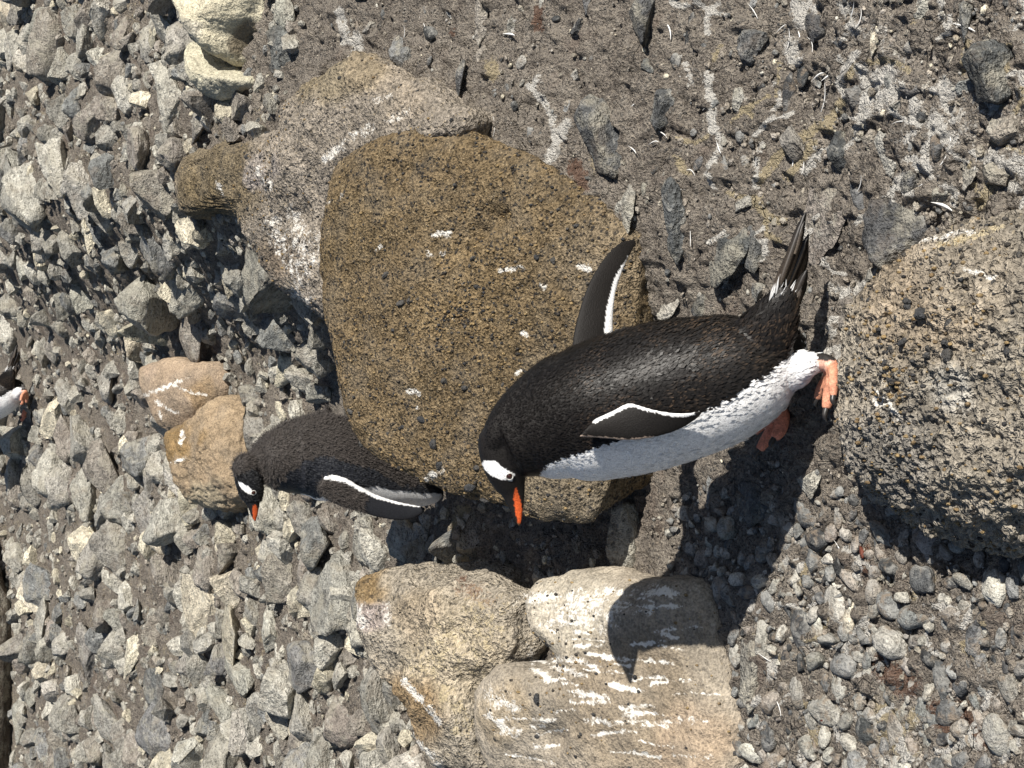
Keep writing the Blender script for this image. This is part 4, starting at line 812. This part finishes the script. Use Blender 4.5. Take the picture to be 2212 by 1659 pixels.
    P, Fq, Cc = tufts(Q, np.tile(-Fv, (nn, 1)), ax, rr.uniform(0.018, 0.036, nn), rr.uniform(0.002, 0.004, nn), 0.002 * rr.random(nn), np.tile(WHITEF * 0.6, (nn, 1)) * rr.uniform(0.3, 1, nn)[:, None], np.tile(WHITEF * 0.85, (nn, 1)))
    cv = obj('tail_coverts', mesh_np('tail_coverts', P, Fq, {'Col': Cc}), PLUME); tag(cv, kind='stuff'); parts.append(cv)
    k = first_face(V, 1104, 1031); c = V[k] + N[k] * 0.0005; parts += [eyeball(c - N[k] * 0.0015, 0.0052, None), ringmesh(c + N[k] * 0.0012, N[k], 0.0060, 0.0010, None)]
    c2 = c - 2 * ((c - at(1104, 1031, Yh)) @ Fv) * Fv; parts.append(eyeball(c2, 0.0052, None))
    for tq, L in ((t1, 0.022), (t2, 0.016), (t3, 0.014), (u1, 0.02), (u2, 0.02), (u3, 0.018)):
        d = np.array(tq[3]) - np.array(tq[2]); d /= np.linalg.norm(d); e = np.array(tq[3]); Vc, Fc = tube3([e - d * 0.004, e + d * L * 0.5 + [0, 0, 0.001], e + d * L - [0, 0, 0.006]], [0.0055, 0.004, 0.0008], 14, 10)
        parts.append(obj('claw', mesh_np('claw', Vc, Fc), CLAW))
    L = np.array(root.location)
    for p in parts:
        p.parent = root; p.matrix_parent_inverse = Matrix.Translation(-root.location)
    return root
ADULT = adult()
tag(ADULT, 'adult black and white penguin walking with flippers out, in the middle of the photo', 'penguin')

def chick():
    cc = lambda a, b: ((900 + a / 1.36) / 1.8228, (1500 + b / 1.36) / 1.8228)
    hs = 1 / 1.36 / 1.8228; Y0 = 3.52
    def S(L): return [(*cc(a, b), h * hs, Y0 + dy, r) for (a, b, h, dy, r) in L]
    body = px_loft(S([(130, 440, 60, .03, 1), (190, 430, 128, .03, 1), (270, 420, 168, .02, 1), (360, 408, 198, .02, 1), (460, 402, 226, .01, .85), (560, 420, 232, 0, .8), (690, 475, 195, 0, .9), (820, 530, 152, 0, .95), (940, 565, 118, 0, .95), (1050, 595, 80, 0, .9), (1120, 612, 40, 0, .9), (1140, 618, 10, 0, .9)]), 80, 64)
    head = px_loft(S([(62, 395, 20, .02, .9), (80, 430, 65, .02, .9), (100, 490, 72, .02, .88), (112, 545, 70, .02, .85), (122, 600, 62, .02, .75), (130, 645, 42, .02, .65), (135, 685, 28, .02, .6), (138, 720, 19, .02, .6), (141, 745, 9, .02, .6), (142, 757, 3, .02, .6)]), 60, 40)
    lead = [cc(*q) for q in [(470, 585), (520, 630), (600, 672), (700, 702), (800, 732), (900, 748), (980, 742), (1035, 715), (1054, 690)]]; trail = [cc(*q) for q in [(520, 505), (565, 510), (615, 520), (700, 560), (800, 610), (900, 642), (980, 660), (1030, 668), (1052, 678)]]
    nf = px_blade(lead, trail, Y0 - 0.075, Y0 - 0.11, 0.011)
    fl = [cc(*q) for q in [(280, 262), (350, 216), (430, 182), (485, 160), (528, 122)]]; ft = [cc(*q) for q in [(430, 380), (480, 330), (530, 270), (550, 205), (546, 140)]]
    ff = px_blade(fl, ft, Y0 + 0.05, Y0 + 0.02, 0.014)
    base = hit(1060, 955); g = [at(*cc(1020, 600), Y0), at(*cc(1120, 590), Y0 - 0.02)]; gz = float(zt(g[1][0], g[1][1]))
    legs = []; ft3 = []
    for s in (-0.035, 0.045):
        a = at(*cc(900, 535), Y0) + np.array([0.07, s + 0.03, 0]); f = np.array([a[0] - 0.005, a[1], float(zt(a[0], a[1])) + 0.012])
        legs.append(tube3([a, (a + f) / 2 + [0.006, 0, 0], f], [0.018, 0.015, 0.013]))
        for da in (-0.35, 0, 0.35):
            e = f + 0.055 * np.array([-math.cos(da), math.sin(da), 0]); e[2] = float(zt(e[0], e[1])) + 0.006; ft3.append(tube3([f, (f + e) / 2 + [0, 0, 0.004], e], [0.012, 0.010, 0.007], 20, 12))
    me, V, N, sh = fuse([body, head, nf, ff, *legs, *ft3], 0.0034)
    x, y = proj(V); ca = (x * 1.8228 - 900) * 1.36; cb = (y * 1.8228 - 1500) * 1.36; j = perlin(V * 45) * 40 + perlin(V * 140) * 25
    DN = np.array([0.052, 0.045, 0.041]); SL = np.array([0.017, 0.018, 0.022]); C = np.tile(DN, (len(V), 1))
    sleek = [(250, 600), (300, 510), (400, 440), (520, 400), (600, 430), (760, 470), (870, 540), (960, 570), (1100, 580), (1200, 600), (1200, 760), (250, 760)]
    b0 = (sh == 0); sl = b0 & in_poly(ca + j, cb + j, sleek); C[sl] = SL
    wh = b0 & (cb + 0.5 * j > np.interp(ca, [250, 330, 480, 560, 700, 830, 930, 1040, 1130, 1160], [620, 592, 622, 560, 560, 565, 585, 592, 602, 610])) & (ca > 290); C[wh] = WHITEF * 0.92
    hd = sh == 1; C[hd & in_poly(ca + 0.3 * j, cb + 0.3 * j, [(20, 520), (120, 470), (180, 510), (250, 520), (300, 800), (20, 800)])] = np.array([0.012, 0.012, 0.013])
    C[hd & in_poly(ca, cb, [(45, 532), (62, 535), (105, 560), (138, 598), (130, 616), (95, 604), (60, 570)])] = WHITEF; C[hd & in_poly(ca, cb, [(128, 668), (146, 660), (165, 700), (156, 745), (140, 752), (130, 735)])] = ORANGE * 0.75
    k = sh == 2; C[k & (ca > 740 + j)] = SL; C[k & (d_line(ca, cb, [(520, 512), (615, 522), (700, 562), (800, 612), (900, 644), (1020, 668)]) < np.interp(ca, [500, 700, 1020], [16, 24, 9]))] = WHITEF * 0.95
    C[sh >= 4] = PINK * 0.8; C *= (1 + 0.2 * perlin(V * 90))[:, None]
    root = empty('penguin_chick', base); add_col(me, 'Col', C); me.name = 'body'; parts = [obj('body', me, SKIN)]
    r = np.random.default_rng(21); down = ((C[:, 0] > 0.03) & (C[:, 0] < 0.2) & (sh < 4)); kd_ = np.nonzero(down)[0]; pk = r.choice(kd_, 30000)
    ax = at(*cc(900, 560), Y0) - at(*cc(150, 430), Y0); ax /= np.linalg.norm(ax); D_ = np.tile(ax, (len(pk), 1)) + 0.55 * r.normal(size=(len(pk), 3)) + 0.5 * np.stack([perlin(V[pk] * 25 + 9 * q) for q in range(3)], 1)
    cN = N[pk] + 0.25 * r.normal(size=(len(pk), 3)); c1 = C[pk] * r.uniform(0.6, 1.5, (len(pk), 1))
    P, Fq, Cc = tufts(V[pk], cN, D_, r.uniform(0.004, 0.010, len(pk)), r.uniform(0.0008, 0.0015, len(pk)), r.uniform(0.001, 0.006, len(pk)), c1, c1 * 1.25)
    parts.append(tag(obj('down', mesh_np('down', P, Fq, {'Col': Cc}), DOWN), kind='stuff'))
    sk = np.nonzero((C[:, 0] <= 0.03) & (sh < 2) & ~((sh == 1) & (cb > 640)))[0]; pk = r.choice(sk, 9000); c1 = C[pk] * r.uniform(0.6, 1.4, (len(pk), 1)) + (r.random((len(pk), 1)) > 0.7) * 0.02
    P, Fq, Cc = tufts(V[pk], N[pk], np.tile(ax, (len(pk), 1)) + 0.2 * r.normal(size=(len(pk), 3)), r.uniform(0.006, 0.011, len(pk)), r.uniform(0.003, 0.005, len(pk)), r.uniform(0.001, 0.0028, len(pk)), c1, c1 * 1.3)
    parts.append(tag(obj('plumage', mesh_np('plumage', P, Fq, {'Col': Cc}), PLUME), kind='stuff'))
    q = cc(141, 607); k = first_face(V, *q); c = V[k]; parts += [eyeball(c - N[k] * 0.001, 0.0052, None), ringmesh(c + N[k] * 0.001, N[k], 0.0058, 0.0009, None)]
    c2 = c - 2 * ((c - at(q[0], q[1], Y0 + 0.02)) @ Fv) * Fv; parts.append(eyeball(c2, 0.0052, None))
    for p in parts: p.parent = root; p.matrix_parent_inverse = Matrix.Translation(-root.location)
    return root
CHICK = chick()
tag(CHICK, 'brown downy penguin chick standing behind the big ochre boulder', 'penguin')

def copy_tree(src, loc, rz, sc):
    r = src.copy(); SC.collection.objects.link(r); r.location = [float(v) for v in loc]; r.rotation_euler = (0, 0, rz); r.scale = (sc,) * 3
    for ch in src.children:
        c = ch.copy(); SC.collection.objects.link(c); c.parent = r; c.matrix_parent_inverse = ch.matrix_parent_inverse.copy()
    return r
fp = hit(76, 868); FAR = copy_tree(ADULT, (fp[0] + 0.02, fp[1], fp[2] + 0.0), math.radians(4), 1.08); FAR.name = 'far_penguin'
tag(FAR, 'distant penguin cut off by the left edge, only white rump and pink foot showing', 'penguin')
# ------------------------------------------------------------------ small details
# dark clasts standing proud of the boulders
CLAST = boulder_mat('dark_clast', 260, 0.3, 0.9, 0.006, 0.5, 0.1)
CSH = [rock_shape(2, 700 + i, 6, 0.6, 0.95, 0.12, (1, 0.9, 0.8)) for i in range(6)]
CME = [mesh_np('clast', V, Fc, {'Col': np.tile((0.045, 0.046, 0.048), (len(V), 1)), 'Stain': np.zeros((len(V), 3))}) for V, Fc in CSH]
for m in CME: m.materials.append(CLAST)
def clasts(parent, V, N, top, n, rmin, rmax, fine, at_px=(), seed=1):
    r = np.random.default_rng(seed); x, y = proj(V[:top]); vis = np.nonzero((N[:top] @ Fv < -0.1) & (x > 0) & (x < W) & (y > 0) & (y < H))[0]
    spots = [(vis[np.argmin(np.hypot(x[vis] - a, y[vis] - b))], c) for a, b, c in at_px] + [(k, rmin * (rmax / rmin) ** (r.random() ** 2)) for k in r.choice(vis, n)]
    for k, s in spots:
        o = bpy.data.objects.new('clast', CME[int(r.integers(6))]); SC.collection.objects.link(o); o.parent = parent
        o.location = [float(v) for v in V[k] - N[k] * s * 0.15]; o.scale = (s, s * r.uniform(0.7, 1), s * 0.7); o.rotation_euler = r.uniform(0, 6.28, 3)
    Vs, Fs, Cs, b = [], [], [], 0
    for k in r.choice(vis, fine):
        Q, Fc = SML[int(r.integers(len(SML)))]; s = 0.0016 * (3.2 ** r.random()); Vs.append(Q[:, [2, 0, 1]] * s + V[k]); Fs.append(Fc + b); b += len(Q)
        Cs.append(np.tile(np.array([(0.04, 0.04, 0.042), (0.05, 0.045, 0.04), (0.28, 0.2, 0.1), (0.2, 0.14, 0.075)][int(r.integers(4))]), (len(Q), 1)))
    if fine:
        o = obj('grains', mesh_np('grains', np.vstack(Vs), np.vstack(Fs), {'Col': np.vstack(Cs), 'Stain': np.zeros((b, 3))}), CLAST, parent); tag(o, kind='stuff')
clasts(A_, AV, AN, ATOP, 70, 0.003, 0.0065, 1600, [(832, 594, .011), (868, 655, .012), (884, 650, .009), (985, 400, .008), (1020, 560, .009), (1245, 487, .009), (995, 275, .016), (950, 1005, .014), (1016, 1055, .016), (1045, 1085, .014), (1030, 1010, .011), (912, 908, .013), (870, 920, .010), (936, 960, .012), (960, 825, .010), (1005, 838, .010), (1160, 555, .009), (1195, 560, .008), (850, 715, .008), (1030, 620, .008), (760, 890, .012), (770, 965, .010)], 3)
clasts(B_, BV, BN, BTOP, 60, 0.004, 0.012, 500, (), 4)
clasts(H_, HV, HN, HTOP, 70, 0.003, 0.009, 700, [(1990, 675, .014), (1960, 660, .009), (2050, 700, .010), (2045, 745, .009), (1958, 650, .008), (2045, 765, .012), (2005, 770, .011), (1950, 740, .010), (2180, 760, .011), (1840, 720, .008)], 5)
clasts(G_, GV_, GN_, GTOP, 18, 0.003, 0.007, 150, [(1370, 1465, .008), (1160, 1510, .012), (1160, 1590, .008)], 6)

# moulted feathers lying on the mud
FEA = plain('white_feather', (0.78, 0.77, 0.74), 0.6, 0.3, 0.12)
def feather_mesh(i):
    r = np.random.default_rng(900 + i); n = 12; t = np.linspace(0, 1, n); bend = r.uniform(0.05, 0.45) * r.choice([-1, 1])
    c = np.stack([t - 0.5, bend * (t - 0.5) ** 2 * 1.6 - 0.15 * bend, 0.05 + 0.15 * (t - 0.4) ** 2 * r.uniform(0.4, 1.5)], 1); w = 0.10 * r.uniform(0.6, 1.3) * np.clip(np.minimum(0.25 + t * 2.5, (1.04 - t) * 2.0), 0.08, 1) * 0.5
    T = np.gradient(c, axis=0); T /= np.linalg.norm(T, axis=1)[:, None]; s = np.cross(T, [0, 0, 1.0]); s /= np.linalg.norm(s, axis=1)[:, None]
    V = np.stack([c - s * w[:, None], c + [0, 0, 0.012], c + s * w[:, None], c - [0, 0, 0.006]], 1).reshape(-1, 3)
    me = mesh_np('feather', V, grid_faces(n, 4, True)); me.materials.append(FEA); return me
FM = [feather_mesh(i) for i in range(7)]
FPX_ = [(1635,25,'near the top edge left of the white splashes'),(1695,62,'upper of the crossed pair above the black pebbles'),(1712,85,'lower of the crossed pair above the black pebbles'),(1733,75,'right beside the crossed pair above the black pebbles'),(1770,60,'curled above the right of the black pebbles'),(1760,95,'flat just above the black pebbles'),(1866,40,'beside the pale tan pebble'),(1850,22,'at the top edge amid droppings'),(1775,165,'long one right of the black pebbles'),(1790,212,'bent one below right of the black pebbles'),(1797,165,'thin one right of the black pebbles'),(1965,188,'left of the lichen rock'),(1955,265,'small one among the white droppings'),(2057,325,'below the lichen rock'),(2115,362,'ring shaped near the right edge'),(1866,398,'on the oval dark pebble'),(2008,395,'short thick one above the pitted boulder'),(2045,445,'faint one above the pitted boulder rim'),(1500,508,'beside the long blue black rock'),(1905,520,'upper of the pair above the pitted boulder'),(1918,540,'lower of the pair above the pitted boulder'),(922,52,'above the mossy slab'),(880,75,'grey one on a pebble above the mossy slab'),(1112,48,'upright below the top edge'),(1108,75,'under the upright one below the top edge'),(948,203,'left of the flat dark stone'),(1075,273,'by the upper rim of the ochre boulder'),(1420,308,'right of the mud caked rock'),(1376,325,'touching the mud caked rock'),(1452,64,'on the big veined rock'),(1384,222,'above the mud caked rock corner'),(1440,290,'bent right of the mud caked rock'),(1150,340,'near the ochre boulder edge'),(1790,838,'standing beside the toes'),(1776,862,'lying beside the toes'),(590,228,'beside the brownish stone under the cream rocks'),(414,512,'on the scree below the mossy slab tip'),(1822,1190,'curved on a cobble below the pitted boulder'),(1690,1525,'short in the pebbles by the slanted stone'),(1660,1420,'beside the slanted rough stone'),(1480,400,'above the long blue black rock'),(1640,350,'thin along the white streak'),(1745,350,'broad near the yellow streaks'),(1720,345,'frayed near the yellow streaks'),(1815,700,'by the rim of the pitted boulder'),(1700,1150,'inside the edge of the penguin shadow'),(1560,320,'faint by the buried dark stone'),(1538,230,'on the white stripe'),(1500,370,'thin right of the mud caked rock'),(2095,60,'by the dark stone near the top right corner')]
for i, (x, y, w) in enumerate(FPX_):
    P = hit(x, y); o = bpy.data.objects.new('feather', FM[i % 7]); SC.collection.objects.link(o); L = random.uniform(0.026, 0.05)
    o.location = (P[0], P[1], P[2] + 0.006); o.scale = (L, L * random.uniform(0.7, 1.2), L); o.rotation_euler = (random.uniform(-0.3, 0.3), random.uniform(-0.2, 0.2), random.choice([random.uniform(-0.7, 0.7), random.uniform(1.0, 2.2)]))
    tag(o, 'small white feather ' + w, 'feather', 'moulted feathers on the ground')
# rust red scraps
RUSTM = plain('rust_scrap', (0.13, 0.04, 0.025), 0.7, 0.3, 0.4)
RS = [rock_shape(1, 800 + i, 3, 0.6, 0.9, 0.2, (1, 0.45, 0.25)) for i in range(3)]
for i, (x, y, w) in enumerate([(980, 76, 'lying above the rim of the mossy slab'), (1868, 1192, 'lying at the lower corner of the pitted boulder'), (1785, 1540, 'between the pebbles left of the yellow patch'), (1868, 128, 'between the feathers and the tan pebble')]):
    P = hit(x, y); me = mesh_np('rust_scrap', *RS[i % 3]); me.materials.append(RUSTM); o = obj('rust_scrap', me); o.location = (P[0], P[1], P[2] + 0.006); s = random.uniform(0.011, 0.018); o.scale = (s, s, s); o.rotation_euler = (0, 0.3, random.uniform(0, 3))
    tag(o, 'small rust red scrap ' + w, 'scrap', 'rust red scraps')
